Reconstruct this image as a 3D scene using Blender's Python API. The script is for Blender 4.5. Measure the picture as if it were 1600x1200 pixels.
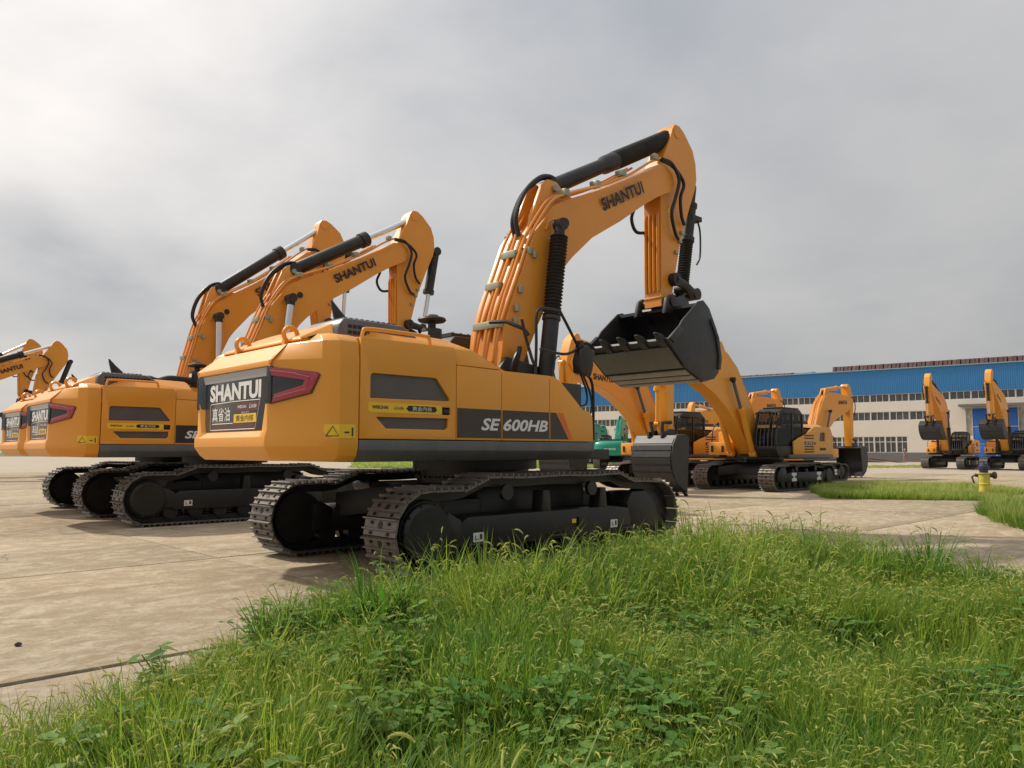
import bpy, bmesh, math, random
import numpy as np
from mathutils import Vector, Matrix
random.seed(7); rng = np.random.default_rng(7)
sc = bpy.context.scene
for o in list(bpy.data.objects): bpy.data.objects.remove(o)
PI = math.pi; R = math.radians

# ------------------------------------------------------------------ camera
cd = bpy.data.cameras.new('camera'); cam = bpy.data.objects.new('camera', cd); sc.collection.objects.link(cam)
cd.sensor_width = 36; cd.lens = 27.0; cd.clip_start = .05; cd.clip_end = 6000
cam.location = (0, 0, 1.45); cam.rotation_euler = (R(95.0), 0, 0); sc.camera = cam

# ------------------------------------------------------------------ light
SUN_AZ, SUN_EL = -64.0, 46.0                                # azimuth from the view axis, clockwise positive
sd = Vector((math.sin(R(SUN_AZ)) * math.cos(R(SUN_EL)), math.cos(R(SUN_AZ)) * math.cos(R(SUN_EL)), math.sin(R(SUN_EL))))
sl = bpy.data.lights.new('sun', 'SUN'); sl.energy = 3.6; sl.angle = R(2.0); sl.color = (1.0, .92, .80)
so = bpy.data.objects.new('sun', sl); sc.collection.objects.link(so)
so.rotation_euler = sd.to_track_quat('Z', 'Y').to_euler()
sc.view_settings.view_transform = 'Standard'; sc.view_settings.look = 'None'
sc.view_settings.exposure = 0.0; sc.view_settings.gamma = 1
sc.view_settings.use_curve_mapping = False

# ------------------------------------------------------------------ sky: thin sky under a broken overcast
wd = bpy.data.worlds.new('World'); sc.world = wd; wd.use_nodes = True
nt = wd.node_tree; nt.nodes.clear()
def N(t, **k):
    n = nt.nodes.new(t)
    for a, b in k.items(): setattr(n, a, b)
    return n
def math_(op, a, b=None, c=None, clamp=False):
    n = N('ShaderNodeMath', operation=op, use_clamp=clamp)
    for i, v in enumerate((a, b, c)):
        if v is None: continue
        if isinstance(v, (int, float)): n.inputs[i].default_value = v
        else: nt.links.new(v, n.inputs[i])
    return n.outputs[0]
def mixc(f, a, b, mode='MIX'):
    n = N('ShaderNodeMix', data_type='RGBA', blend_type=mode)
    for i, v in ((0, f), (6, a), (7, b)):
        if isinstance(v, (int, float)): n.inputs[i].default_value = v
        elif isinstance(v, tuple): n.inputs[i].default_value = v
        else: nt.links.new(v, n.inputs[i])
    return n.outputs[2]
sky = N('ShaderNodeTexSky', sky_type='NISHITA', sun_disc=False)
sky.sun_elevation = R(SUN_EL); sky.sun_rotation = R(SUN_AZ); sky.dust_density = 4; sky.air_density = 1.2
tc = N('ShaderNodeTexCoord'); sp = N('ShaderNodeSeparateXYZ'); nt.links.new(tc.outputs['Generated'], sp.inputs[0])
el = math_('MAXIMUM', sp.outputs[2], 0.0)
den = math_('ADD', el, 0.30)
cb = N('ShaderNodeCombineXYZ'); nt.links.new(math_('DIVIDE', sp.outputs[0], den), cb.inputs[0]); nt.links.new(math_('DIVIDE', sp.outputs[1], den), cb.inputs[1])
def noise(scale, det, rough, dist=0.0, w=0.0):
    m = N('ShaderNodeMapping'); m.inputs['Location'].default_value = (w, w * 1.7, w * .3); m.inputs['Rotation'].default_value = (0, 0, R(24)); m.inputs['Scale'].default_value = (1.0, 1.0, 1)
    nt.links.new(cb.outputs[0], m.inputs[0])
    n = N('ShaderNodeTexNoise'); n.inputs['Scale'].default_value = scale; n.inputs['Detail'].default_value = det
    n.inputs['Roughness'].default_value = rough; n.inputs['Distortion'].default_value = dist
    nt.links.new(m.outputs[0], n.inputs['Vector']); return n.outputs[0]
big = noise(.7, 3, .45, .2, 3.1); med = noise(2.0, 6, .5, .15, 9.4)
c = math_('ADD', math_('MULTIPLY', big, .55), math_('MULTIPLY', med, .45))
c = math_('MULTIPLY_ADD', math_('SUBTRACT', c, .5), 3.6, .45, clamp=True)
cloud = mixc(c, (.37, .39, .42, 1), (.61, .60, .59, 1))
vd = N('ShaderNodeVectorMath', operation='DOT_PRODUCT'); nt.links.new(tc.outputs['Generated'], vd.inputs[0]); vd.inputs[1].default_value = sd
glow = math_('POWER', math_('MAXIMUM', vd.outputs['Value'], 0.0), 3.2)
glow = math_('MULTIPLY', glow, math_('MULTIPLY_ADD', c, 1.25, .10))
cloud = mixc(math_('MULTIPLY', glow, 1.25, None, True) if False else math_('MINIMUM', math_('MULTIPLY', glow, 1.05), 1.0), cloud, (1.10, 1.03, .97, 1))
hz = math_('POWER', math_('SUBTRACT', 1.0, el), 9.0)
cloud = mixc(math_('MULTIPLY', hz, .75), cloud, (.56, .55, .53, 1))
zen = math_('MULTIPLY_ADD', math_('POWER', el, 1.5), .45, .95)   # an overcast is brighter overhead than low down
dk = math_('MULTIPLY_ADD', math_('MULTIPLY_ADD', vd.outputs['Value'], .5, .5), .46, .72)          # brighter towards the veiled sun, greyer away from it
zen = math_('MULTIPLY', zen, dk)
cz = N('ShaderNodeVectorMath', operation='SCALE'); nt.links.new(cloud, cz.inputs[0]); nt.links.new(zen, cz.inputs['Scale'])
skc = N('ShaderNodeVectorMath', operation='SCALE'); nt.links.new(sky.outputs[0], skc.inputs[0]); skc.inputs['Scale'].default_value = .09
tot = mixc(.90, skc.outputs[0], cz.outputs[0])
bg = N('ShaderNodeBackground'); nt.links.new(tot, bg.inputs[0]); bg.inputs[1].default_value = 1.0
wo = N('ShaderNodeOutputWorld'); nt.links.new(bg.outputs[0], wo.inputs[0])

# ------------------------------------------------------------------ materials
def mat(name, col, rough=.5, metal=0.0, var=.0, nscale=6.0, coat=0.0, bump=0.0, bscale=40.0, dust=0.0, dustcol=(.36, .30, .23), spec=.5, trans=0.0):
    m = bpy.data.materials.new(name); m.use_nodes = True; t = m.node_tree; b = t.nodes['Principled BSDF']
    b.inputs['Base Color'].default_value = (*col, 1); b.inputs['Roughness'].default_value = rough; b.inputs['Metallic'].default_value = metal
    b.inputs['Coat Weight'].default_value = coat; b.inputs['Coat Roughness'].default_value = .12
    b.inputs['Specular IOR Level'].default_value = spec; b.inputs['Transmission Weight'].default_value = trans
    g = t.nodes.new('ShaderNodeNewGeometry')
    prev = None
    if var > 0:
        n = t.nodes.new('ShaderNodeTexNoise'); n.inputs['Scale'].default_value = nscale; n.inputs['Detail'].default_value = 6; t.links.new(g.outputs['Position'], n.inputs['Vector'])
        r = t.nodes.new('ShaderNodeMix'); r.data_type = 'RGBA'
        r.inputs[6].default_value = (*[c * (1 - var) for c in col], 1); r.inputs[7].default_value = (*[min(1, c * (1 + var)) for c in col], 1)
        t.links.new(n.outputs[0], r.inputs[0]); prev = r.outputs[2]
    if dust > 0:
        n = t.nodes.new('ShaderNodeTexNoise'); n.inputs['Scale'].default_value = 3.3; n.inputs['Detail'].default_value = 9; n.inputs['Roughness'].default_value = .68
        sm = t.nodes.new('ShaderNodeMapping'); sm.inputs['Scale'].default_value = (1.5, 1.5, .22) if 'paint' in name and 'black' not in name else (1, 1, 1); t.links.new(g.outputs['Position'], sm.inputs[0]); t.links.new(sm.outputs[0], n.inputs['Vector'])
        k = t.nodes.new('ShaderNodeMapRange'); k.inputs[1].default_value = .38; k.inputs[2].default_value = .72; k.inputs[3].default_value = .1 * dust; k.inputs[4].default_value = dust; t.links.new(n.outputs[0], k.inputs[0])
        r = t.nodes.new('ShaderNodeMix'); r.data_type = 'RGBA'; r.inputs[7].default_value = (*dustcol, 1)
        t.links.new(k.outputs[0], r.inputs[0])
        if prev is None: r.inputs[6].default_value = (*col, 1)
        else: t.links.new(prev, r.inputs[6])
        prev = r.outputs[2]
        q = t.nodes.new('ShaderNodeMapRange'); q.inputs[3].default_value = rough; q.inputs[4].default_value = min(1, rough + .35); t.links.new(k.outputs[0], q.inputs[0]); t.links.new(q.outputs[0], b.inputs['Roughness'])
    if prev is not None: t.links.new(prev, b.inputs['Base Color'])
    if bump > 0:
        n = t.nodes.new('ShaderNodeTexNoise'); n.inputs['Scale'].default_value = bscale; n.inputs['Detail'].default_value = 5; t.links.new(g.outputs['Position'], n.inputs['Vector'])
        bp = t.nodes.new('ShaderNodeBump'); bp.inputs['Strength'].default_value = bump; bp.inputs['Distance'].default_value = .02
        t.links.new(n.outputs[0], bp.inputs['Height']); t.links.new(bp.outputs[0], b.inputs['Normal'])
    return m
M = {}
M['paint'] = mat('yellow_paint', (.77, .315, .018), .38, coat=.15, var=.06, nscale=1.2, dust=.11, dustcol=(.50, .35, .18), bump=.03, bscale=9)
M['orange'] = mat('warm_lit_paint', (.76, .297, .020), .38, coat=.15, var=.06, nscale=1.2, dust=.11, dustcol=(.50, .35, .18), bump=.03, bscale=9)  # same yellow paint; the left row's warmer light is mixed into the colour
M['boomp_backlit'] = mat('backlit_boom_paint', (.71, .272, .019), .38, coat=.15, var=.06, nscale=1.2, dust=.11, dustcol=(.50, .35, .18), bump=.03, bscale=9)  # same yellow paint, darker and more orange: the boom's backlit shade in colour
M['green'] = mat('green_paint', (.0, .26, .16), .4, coat=.2, var=.05)
M['beam'] = mat('grey_paint', (.085, .09, .105), .42, var=.1, dust=.15)
M['black'] = mat('black_paint', (.010, .010, .011), .5, var=.2, dust=.06)
M['rubber'] = mat('black_rubber', (.012, .012, .013), .72, var=.2, bump=.2, bscale=60, dust=.08)
M['under'] = mat('undercarriage_black', (.0055, .006, .0065), .46, var=.3, dust=.05, nscale=9)
M['shoe'] = mat('track_steel', (.15, .135, .12), .42, .3, var=.45, nscale=14, dust=.3, dustcol=(.22, .16, .12))
M['bolt'] = mat('bolt_dark', (.01, .01, .01), .6)
M['bucket'] = mat('bucket_grey', (.016, .0175, .022), .48, var=.2, dust=.06)
M['wear'] = mat('wear_steel', (.27, .25, .225), .55, .1, var=.25)
M['chrome'] = mat('chrome_rod', (.75, .76, .78), .12, 1.0)
M['clamp'] = mat('zinc_clamp', (.34, .34, .25), .42, .5, var=.2)
M['hosepipe'] = mat('painted_pipe', (.69, .27, .028), .4, coat=.2)
M['hose'] = mat('hose_black', (.010, .010, .011), .45)
M['grille'] = mat('grille_mesh', (.10, .088, .085), .5, .2, var=.25, nscale=3)
M['stripe'] = mat('stripe_vinyl', (.040, .030, .026), .35, var=.15)
M['white'] = mat('white_print', (.72, .72, .70), .45)
M['ink'] = mat('black_print', (.012, .012, .012), .5)
M['panel'] = mat('tail_panel', (.022, .026, .033), .16, spec=.7)
M['sheen'] = mat('sky_sheen', (.30, .31, .32), .22, spec=.8)  # pale grey stands for sky reflected by the dark panel's top
M['lip'] = mat('lip_plate', (.13, .128, .112), .55, .1, var=.2)
M['lamp'] = mat('red_lamp', (.36, .010, .024), .14, coat=.8)
M['lampline'] = mat('lamp_line', (.50, .22, .25), .3)
M['label'] = mat('yellow_label', (.82, .52, .03), .45)
M['redprint'] = mat('maroon_print', (.10, .028, .022), .4)
M['orangeprint'] = mat('orange_print', (.75, .13, .025), .35)
M['pane'] = mat('cab_pane', (.02, .024, .026), .06, spec=.5)
_t = M['pane'].node_tree; _tr = _t.nodes.new('ShaderNodeBsdfTransparent'); _tr.inputs[0].default_value = (.74, .78, .76, 1); _ms = _t.nodes.new('ShaderNodeMixShader'); _ms.inputs[0].default_value = .74
_t.links.new(_t.nodes['Principled BSDF'].outputs[0], _ms.inputs[1]); _t.links.new(_tr.outputs[0], _ms.inputs[2]); _t.links.new(_ms.outputs[0], _t.nodes['Material Output'].inputs[0])
M['glass'] = mat('cab_glass', (.012, .014, .016), .08, spec=.5)
M['seat'] = mat('cab_interior', (.10, .09, .08), .7)
M['blueclad'] = mat('blue_cladding', (.05, .24, .52), .5, var=.06, nscale=.3)
M['whitewall'] = mat('white_wall', (.72, .66, .58), .8, var=.06, nscale=.5)
M['greywall'] = mat('grey_plinth', (.17, .16, .155), .9, var=.15, nscale=1.5)
M['winframe'] = mat('white_frame', (.66, .66, .65), .5)
M['winglass'] = mat('window_glass', (.085, .08, .078), .2, spec=.5, var=.85, nscale=1.7)
M['door'] = mat('blue_door', (.02, .14, .50), .45, var=.08, nscale=.8)
M['redroof'] = mat('red_brown_sheet', (.10, .045, .04), .7, var=.25, nscale=1.2)
M['paleblue'] = mat('pale_blue_sheet', (.25, .40, .50), .6)
M['hydy'] = mat('hydrant_yellow', (.74, .60, .05), .6, var=.3, nscale=8, dust=.55, bump=.2)
M['hydb'] = mat('hydrant_blue', (.035, .035, .09), .5, var=.2)
M['rust'] = mat('rusty_iron', (.10, .05, .045), .8, var=.3, nscale=10)
M['stone'] = mat('stone_dark', (.07, .05, .035), .9, var=.4, nscale=30, bump=.5)
M['skin'] = mat('skin', (.42, .24, .17), .6)
M['cloth'] = mat('pink_cloth', (.36, .16, .15), .9, var=.15)
M['hat'] = mat('pale_hat', (.55, .45, .40), .8)

# ------------------------------------------------------------------ geometry helpers
class G:
    """collects vertices and faces, then links them as ONE mesh object"""
    def __init__(s): s.v = []; s.f = []; s.m = []
    def add(s, vs, fs, mi=0):
        o = len(s.v); s.v += [tuple(map(float, p)) for p in vs]
        for f in fs: s.f.append([o + i for i in f]); s.m.append(mi)
        return s
    def box(s, a, b, mi=0):
        x0, y0, z0 = a; x1, y1, z1 = b
        return s.add([(x0, y0, z0), (x1, y0, z0), (x1, y1, z0), (x0, y1, z0), (x0, y0, z1), (x1, y0, z1), (x1, y1, z1), (x0, y1, z1)],
                     [(0, 3, 2, 1), (4, 5, 6, 7), (0, 1, 5, 4), (1, 2, 6, 5), (2, 3, 7, 6), (3, 0, 4, 7)], mi)
    def prism(s, poly, y0, y1, mi=0, ax='y'):
        """polygon given in (x,z) and pushed along y (or in (y,z) along x, or in (x,y) along z)"""
        n = len(poly)
        P = {'y': lambda p, t: (p[0], t, p[1]), 'x': lambda p, t: (t, p[0], p[1]), 'z': lambda p, t: (p[0], p[1], t)}[ax]
        return s.add([P(p, y0) for p in poly] + [P(p, y1) for p in poly], [tuple(range(n)), tuple(range(2 * n - 1, n - 1, -1))] + [(i, i + n, (i + 1) % n + n, (i + 1) % n) for i in range(n)], mi)
    def loft(s, rings, cap=True, closed=True, mi=0):
        n = len(rings[0]); vs = [p for r in rings for p in r]; fs = []
        for k in range(len(rings) - 1):
            for i in range(n if closed else n - 1):
                j = (i + 1) % n; fs.append((k * n + i, k * n + j, (k + 1) * n + j, (k + 1) * n + i))
        if cap: fs += [tuple(range(n - 1, -1, -1)), tuple(range((len(rings) - 1) * n, len(rings) * n))]
        return s.add(vs, fs, mi)
    def tube(s, path, r, n=8, mi=0, cap=True):
        P = [Vector(p) for p in path]; rs = r if isinstance(r, (list, tuple)) else [r] * len(P); rings = []; up = None
        for i, p in enumerate(P):
            t = (P[min(i + 1, len(P) - 1)] - P[max(i - 1, 0)]).normalized()
            if up is None: up = Vector((0, 0, 1)) if abs(t.z) < .9 else Vector((1, 0, 0))
            a = t.cross(up).normalized(); b = a.cross(t).normalized(); up = b
            rings.append([p + (a * math.cos(2 * PI * k / n) + b * math.sin(2 * PI * k / n)) * rs[i] for k in range(n)])
        return s.loft(rings, cap, True, mi)
    def cyl(s, p0, p1, r0, r1=None, n=20, mi=0): return s.tube([p0, p1], [r0, r0 if r1 is None else r1], n, mi)
    def lathe(s, p0, p1, prof, n=20, mi=0):
        """profile [(t 0..1 along the axis, radius)]"""
        a, b = Vector(p0), Vector(p1); return s.tube([a.lerp(b, t) for t, _ in prof], [r for _, r in prof], n, mi) if False else s._lathe(a, b, prof, n, mi)
    def _lathe(s, a, b, prof, n, mi):
        t = (b - a).normalized(); up = Vector((0, 0, 1)) if abs(t.z) < .9 else Vector((1, 0, 0)); u = t.cross(up).normalized(); w = u.cross(t)
        return s.loft([[a.lerp(b, k) + (u * math.cos(2 * PI * i / n) + w * math.sin(2 * PI * i / n)) * r for i in range(n)] for k, r in prof], True, True, mi)
    def mesh(s, name, mats, bevel=0.0, ang=35, seg=2):
        me = bpy.data.meshes.new(name); me.from_pydata(s.v, [], s.f)
        ml = mats if isinstance(mats, (list, tuple)) else [mats]
        for m in ml: me.materials.append(M[m] if isinstance(m, str) else m)
        me.polygons.foreach_set('material_index', s.m)
        bm = bmesh.new(); bm.from_mesh(me)
        bmesh.ops.recalc_face_normals(bm, faces=bm.faces)
        if bevel > 0:
            bmesh.ops.remove_doubles(bm, verts=bm.verts, dist=1e-5)
            es = [e for e in bm.edges if len(e.link_faces) == 2 and e.calc_face_angle(0) > R(28)]
            bmesh.ops.bevel(bm, geom=es, offset=bevel, offset_type='OFFSET', segments=seg, profile=.5, affect='EDGES', clamp_overlap=True)
        bm.to_mesh(me); bm.free()
        me.shade_smooth(); me.set_sharp_from_angle(angle=R(ang))
        return me
    def build(s, name, mats, parent=None, bevel=0.0, ang=35, seg=2):
        return link(name, s.mesh(name, mats, bevel, ang, seg), parent)
def link(name, me, parent=None):
    o = bpy.data.objects.new(name, me); sc.collection.objects.link(o)
    if parent is not None: o.parent = parent
    return o
def thing(name, label, cat, loc=(0, 0, 0), rz=0, group=None):
    o = bpy.data.objects.new(name, None); sc.collection.objects.link(o); o.location = loc; o.rotation_euler = (0, 0, rz); o.empty_display_size = .3
    return tag(o, label, cat, group)
def tag(o, label=None, cat=None, group=None, kind=None):
    for k, v in (('label', label), ('category', cat), ('group', group), ('kind', kind)):
        if v: o[k] = v
    return o
def copy_tree(o, parent=None):
    c = o.copy(); sc.collection.objects.link(c); c.parent = parent
    for ch in list(o.children): copy_tree(ch, c)
    return c
def curve(pts, n=6):
    """smooth path through points (Catmull-Rom)"""
    P = [np.array(p, float) for p in pts]; P = [2 * P[0] - P[1]] + P + [2 * P[-1] - P[-2]]; out = []
    for i in range(1, len(P) - 2):
        for k in range(n):
            t = k / n; a, b, c_, d = P[i - 1:i + 3]
            out.append(.5 * ((2 * b) + (c_ - a) * t + (2 * a - 5 * b + 4 * c_ - d) * t * t + (3 * b - a - 3 * c_ + d) * t ** 3))
    out.append(P[-2]); return out
_txt = {}
def text_mesh(body, w, h, mt, off=.0, shear=0.0, ext=.003):
    key = (body, round(w, 3), round(h, 3), mt, off, shear)
    if key in _txt: return _txt[key]
    cu = bpy.data.curves.new('lettering', 'FONT'); cu.body = body; cu.size = 1; cu.offset = off; cu.shear = shear; cu.resolution_u = 3
    o = bpy.data.objects.new('lettering', cu); sc.collection.objects.link(o)
    dg = bpy.context.evaluated_depsgraph_get(); me = bpy.data.meshes.new_from_object(o.evaluated_get(dg))
    bpy.data.objects.remove(o); bpy.data.curves.remove(cu)
    co = np.empty(len(me.vertices) * 3); me.vertices.foreach_get('co', co); co = co.reshape(-1, 3)
    mn, mx = co.min(0), co.max(0)
    co[:, 0] = (co[:, 0] - mn[0]) / (mx[0] - mn[0]) * w; co[:, 1] = (co[:, 1] - mn[1]) / (mx[1] - mn[1]) * h; co[:, 2] = ext
    me.vertices.foreach_set('co', co.ravel()); me.materials.clear(); me.materials.append(M[mt]); me.name = 'lettering'
    me.update(); _txt[key] = me; return me
def frame3(o, x, y):
    x = Vector(x).normalized(); z = x.cross(Vector(y)).normalized(); y = z.cross(x)
    m = Matrix((x, y, z)).transposed().to_4x4(); m.translation = Vector(o); return m
def text(parent, body, o, x, y, w, h, mt='white', off=.0, shear=0.0, ext=.003):
    ob = link('lettering', text_mesh(body, w, h, mt, off, shear, ext), parent); ob.matrix_local = frame3(o, x, y); return ob
def plate(outer, holes, mapf, t, name, mats, parent, bevel=0.0):
    """flat plate with openings: 2-D loops, mapf(u,v,w) gives the 3-D point"""
    bm = bmesh.new(); es = []
    for lp in [outer] + holes:
        vs = [bm.verts.new((p[0], p[1], 0)) for p in lp]
        es += [bm.edges.new((vs[i], vs[(i + 1) % len(vs)])) for i in range(len(vs))]
    bmesh.ops.triangle_fill(bm, use_beauty=True, use_dissolve=False, edges=es)
    bmesh.ops.dissolve_limit(bm, angle_limit=.01, verts=bm.verts, edges=bm.edges, use_dissolve_boundaries=False)
    r = bmesh.ops.extrude_face_region(bm, geom=bm.faces[:])
    for v in r['geom']:
        if isinstance(v, bmesh.types.BMVert): v.co.z = t
    for v in bm.verts: v.co = Vector(mapf(*v.co))
    bmesh.ops.recalc_face_normals(bm, faces=bm.faces)
    if bevel > 0:
        e2 = [e for e in bm.edges if len(e.link_faces) == 2 and e.calc_face_angle(0) > R(40)]
        bmesh.ops.bevel(bm, geom=e2, offset=bevel, offset_type='OFFSET', segments=2, profile=.5, affect='EDGES', clamp_overlap=True)
    me = bpy.data.meshes.new(name); bm.to_mesh(me); bm.free(); me.materials.append(M[mats]); me.shade_smooth(); me.set_sharp_from_angle(angle=R(35))
    return link(name, me, parent)

# ------------------------------------------------------------------ crawler tracks, shared by every excavator
def loop_path(L, r, zt, x1):
    a = L / 2 - r; P = []
    P += [(x, 0.0) for x in np.linspace(-a, a, 30)]
    P += [(a + r * math.sin(t), r - r * math.cos(t)) for t in np.linspace(0, PI, 24)[1:]]
    P += [(a * .75 + (x1 - a * .75) * k, 2 * r + (zt - 2 * r) * k) for k in np.linspace(0, 1, 6)[1:]]
    P += [(x, zt - .012 * math.sin((x + x1) / (2 * x1) * 2 * PI) ** 2) for x in np.linspace(x1, -x1, 24)[1:]]
    P += [(-x1 - (a * .75 - x1) * k, zt + (2 * r - zt) * k) for k in np.linspace(0, 1, 6)[1:]]
    P += [(-a - r * math.sin(t), r + r * math.cos(t)) for t in np.linspace(0, PI, 24)[:-1]]
    P = np.array(P); Q = np.vstack([P, P[:1]]); s = np.r_[0, np.cumsum(np.linalg.norm(np.diff(Q, axis=0), axis=1))]
    return Q, s
def resample(Q, s, n):
    u = np.arange(n) / n * s[-1]; x = np.interp(u, s, Q[:, 0]); z = np.interp(u, s, Q[:, 1])
    u2 = (u + .05) % s[-1]; u0 = (u - .05) % s[-1]
    tx = np.interp(u2, s, Q[:, 0]) - np.interp(u0, s, Q[:, 0]); tz = np.interp(u2, s, Q[:, 1]) - np.interp(u0, s, Q[:, 1]); l = np.hypot(tx, tz)
    return x, z, tx / l, tz / l
_shoe = {}
def shoe_geom(p, w):
    g = G(); a = p * .47
    g.box((-a, -w / 2, -.022), (a, w / 2, 0))
    for x, h in ((-a + .012, .042), (a * .28, .034)): g.prism([(x - .013, 0), (x + .013, 0), (x + .008, h), (x - .008, h)], -w / 2 - .004, w / 2 + .004)
    for yy in (-w * .27, w * .27):
        for xx in (-a * .42, a * .72): g.box((xx - .018, yy - .018, -.001), (xx + .018, yy + .018, .016), 1)
    g.cyl((-a * .02 - .02, 0, -.01), (-a * .02 - .02, 0, .004), .045, n=10, mi=1)
    return g
def make_track(root, yc, L, r, zt, x1, w, n, single=True):
    """one track: link chain, wheels and rollers, each shoe its own sub-part when single"""
    Q, s = loop_path(L, r, zt, x1); x, z, tx, tz = resample(Q, s, n); p = s[-1] / n
    g = G(); xs, zs, ax_, az_ = resample(Q, s, 90)
    for off in (-.13, .07):
        rings = []
        for i in list(range(90)) + [0]:
            nx, nz = az_[i], -ax_[i]
            rings.append([(xs[i] - nx * d, yc + off + e, zs[i] - nz * d) for d, e in ((.03, 0), (.03, .06), (.13, .06), (.13, 0))])
        g.loft(rings, cap=False)
    tr = g.build('track', 'under', root); tr.location.z = .042          # grousers reach the ground
    if single:
        key = (round(p, 4), w)
        if key not in _shoe: _shoe[key] = shoe_geom(p, w).mesh('track_shoe', ['shoe', 'bolt'])
        for i in range(n):
            ob = link('track_shoe', _shoe[key], tr); m = Matrix(((tx[i], 0, tz[i], 0), (0, -1, 0, 0), (tz[i], 0, -tx[i], 0), (0, 0, 0, 1)))
            m.translation = Vector((x[i], yc, z[i])); ob.matrix_local = m
    else:
        base = shoe_geom(p, w); g = G()
        for i in range(n):
            V = [(x[i] + tx[i] * v[0] + tz[i] * v[2], yc + v[1], z[i] + tz[i] * v[0] - tx[i] * v[2]) for v in base.v[:24]]
            g.add(V, [f for f, m_ in zip(base.f, base.m) if max(f) < 24])
        tag(g.build('track_shoe', 'shoe', tr), kind='stuff')
    a = L / 2 - r; sg = 1 if yc > 0 else -1
    g = G(); g.lathe((-a, yc - .2, r), (-a, yc + .2, r), [(0, r - .12), (1, r - .12)], 28)
    g.build('sprocket', 'under', tr)
    yo = yc + sg * w / 2
    g = G(); g.lathe((-a, yo - sg * .36, r), (-a, yo - sg * .02, r), [(0, r * .80), (.55, r * .80), (.62, r * .73), (.9, r * .70), (1, r * .62)], 32)
    for k in range(10): g.cyl((-a + r * .68 * math.cos(k * PI / 5), yo - sg * .06, r + r * .68 * math.sin(k * PI / 5)), (-a + r * .68 * math.cos(k * PI / 5), yo - sg * .03, r + r * .68 * math.sin(k * PI / 5)), .02, n=6)
    g.build('final_drive', 'under', tr, ang=30)
    g = G(); g.lathe((a, yc - .16, r), (a, yc + .16, r), [(0, r * .55), (.1, r * .78), (.9, r * .78), (1, r * .55)], 28); g.build('idler_wheel', 'under', tr)
    g = G()
    for xx in np.linspace(-a + .45, a - .45, 8): g.lathe((xx, yc - .2, .22), (xx, yc + .2, .22), [(0, .09), (.02, .14), (.3, .14), (.32, .10), (.68, .10), (.7, .14), (.98, .14), (1, .09)], 14)
    for xx in (-x1 * .75, x1 * .55): g.lathe((xx, yc - .2, zt - .2), (xx, yc + .26 * sg + .0, zt - .2), [(0, .1), (1, .1)], 14)
    tag(g.build('roller', 'under', tr), kind='stuff')
    return tr
def undercarriage(root, P, single=True):
    L, r, zt, x1, w, W, n = (P[k] for k in ('L', 'r', 'zt', 'x1', 'shoe', 'W', 'n'))
    fr = G(); a = L / 2 - r; yc = W / 2 - w / 2
    fr.prism([(-1.15, .55), (1.15, .55), (1.0, 1.0), (-1.0, 1.0)], -yc + .2, yc - .2)
    for sx in (-1, 1):
        for sy in (-1, 1): fr.loft([[(sx * .35, sy * .35, z) for z in (.62, 1.0)] + [(sx * .95, sy * .35, z) for z in (1.0, .62)], [(sx * 1.0, sy * (yc - .18), z) for z in (.5, .85)] + [(sx * 1.6, sy * (yc - .18), z) for z in (.85, .5)]])
    fo = fr.build('undercarriage_frame', 'under', root, .012)
    for sg in (-1, 1):
        yo = sg * (yc + w / 2)
        make_track(root, sg * yc, L, r, zt, x1, w, n, single)
        g = G(); yi, y2 = sg * (yc - .24), sg * (yc + w / 2 - .06); ya, yb = min(yi, y2), max(yi, y2)
        s_ = L / 5.4
        g.prism([(-1.72 * s_, .30), (1.58 * s_, .30), (1.58 * s_, .62), (1.2 * s_, .67), (-1.6 * s_, .67), (-1.72 * s_, .60)], ya, yb)
        g.prism([(1.58 * s_, .33), (2.18 * s_, .33), (2.26 * s_, .48), (2.20 * s_, .68), (1.95 * s_, .86), (1.62 * s_, .86), (1.5 * s_, .70)], ya + (.02 if sg > 0 else .0), yb - (.0 if sg > 0 else .02))
        for xx in (-.22, .96): g.prism([(xx * s_ - .09, .66), (xx * s_ + .09, .66), (xx * s_ + .06, zt - .16), (xx * s_ - .06, zt - .16)], sg * (yc + .14) - .1, sg * (yc + .14) + .1)
        g.prism([(-2.02 * s_, .34), (-1.70 * s_, .34), (-1.70 * s_, .64), (-1.9 * s_, .74), (-2.02 * s_, .70)], ya, yb - (.06 if sg > 0 else -.06) if False else yb)
        sf = g.build('track_frame', 'under', fo, .014)
    return fo
PA = dict(L=5.32, r=.48, zt=1.10, x1=1.25, shoe=.62, W=3.5, n=56)
PB = dict(L=5.02, r=.44, zt=.96, x1=1.2, shoe=.60, W=3.3, n=52)

def rod_pair(g, a, b, w): pass
def cylinder_part(root, name, p0, p1, r, frac, rr, barrel='black', rod='chrome', flange=True):
    """hydraulic cylinder: barrel from p0 and a rod sub-part out to p1"""
    a, b = Vector(p0), Vector(p1); m = a.lerp(b, frac)
    prof = [(0, r * .7), (.03, r), (.9, r), (.905, r * 1.22), (.99, r * 1.22), (1, r * .8)] if flange else [(0, r), (1, r)]
    g = G(); g.lathe(a, m, prof, 20)
    d = (b - a).normalized()
    g.cyl(a - Vector((0, r * 1.1, 0)), a + Vector((0, r * 1.1, 0)), r * .95, n=16)
    o = g.build(name, barrel, root)
    q = G(); q.cyl(m - d * .05, b, rr, n=16); q2 = G(); q2.cyl(b - Vector((0, r * .8, 0)), b + Vector((0, r * .8, 0)), r * .72, n=16); q2.cyl(b - d * r * 1.1, b, rr * 1.25, n=14); q2.build('rod_eye', 'black' if rod in ('chrome', 'beam') else rod, o)
    q.build('piston_rod', rod, o); return o
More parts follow.
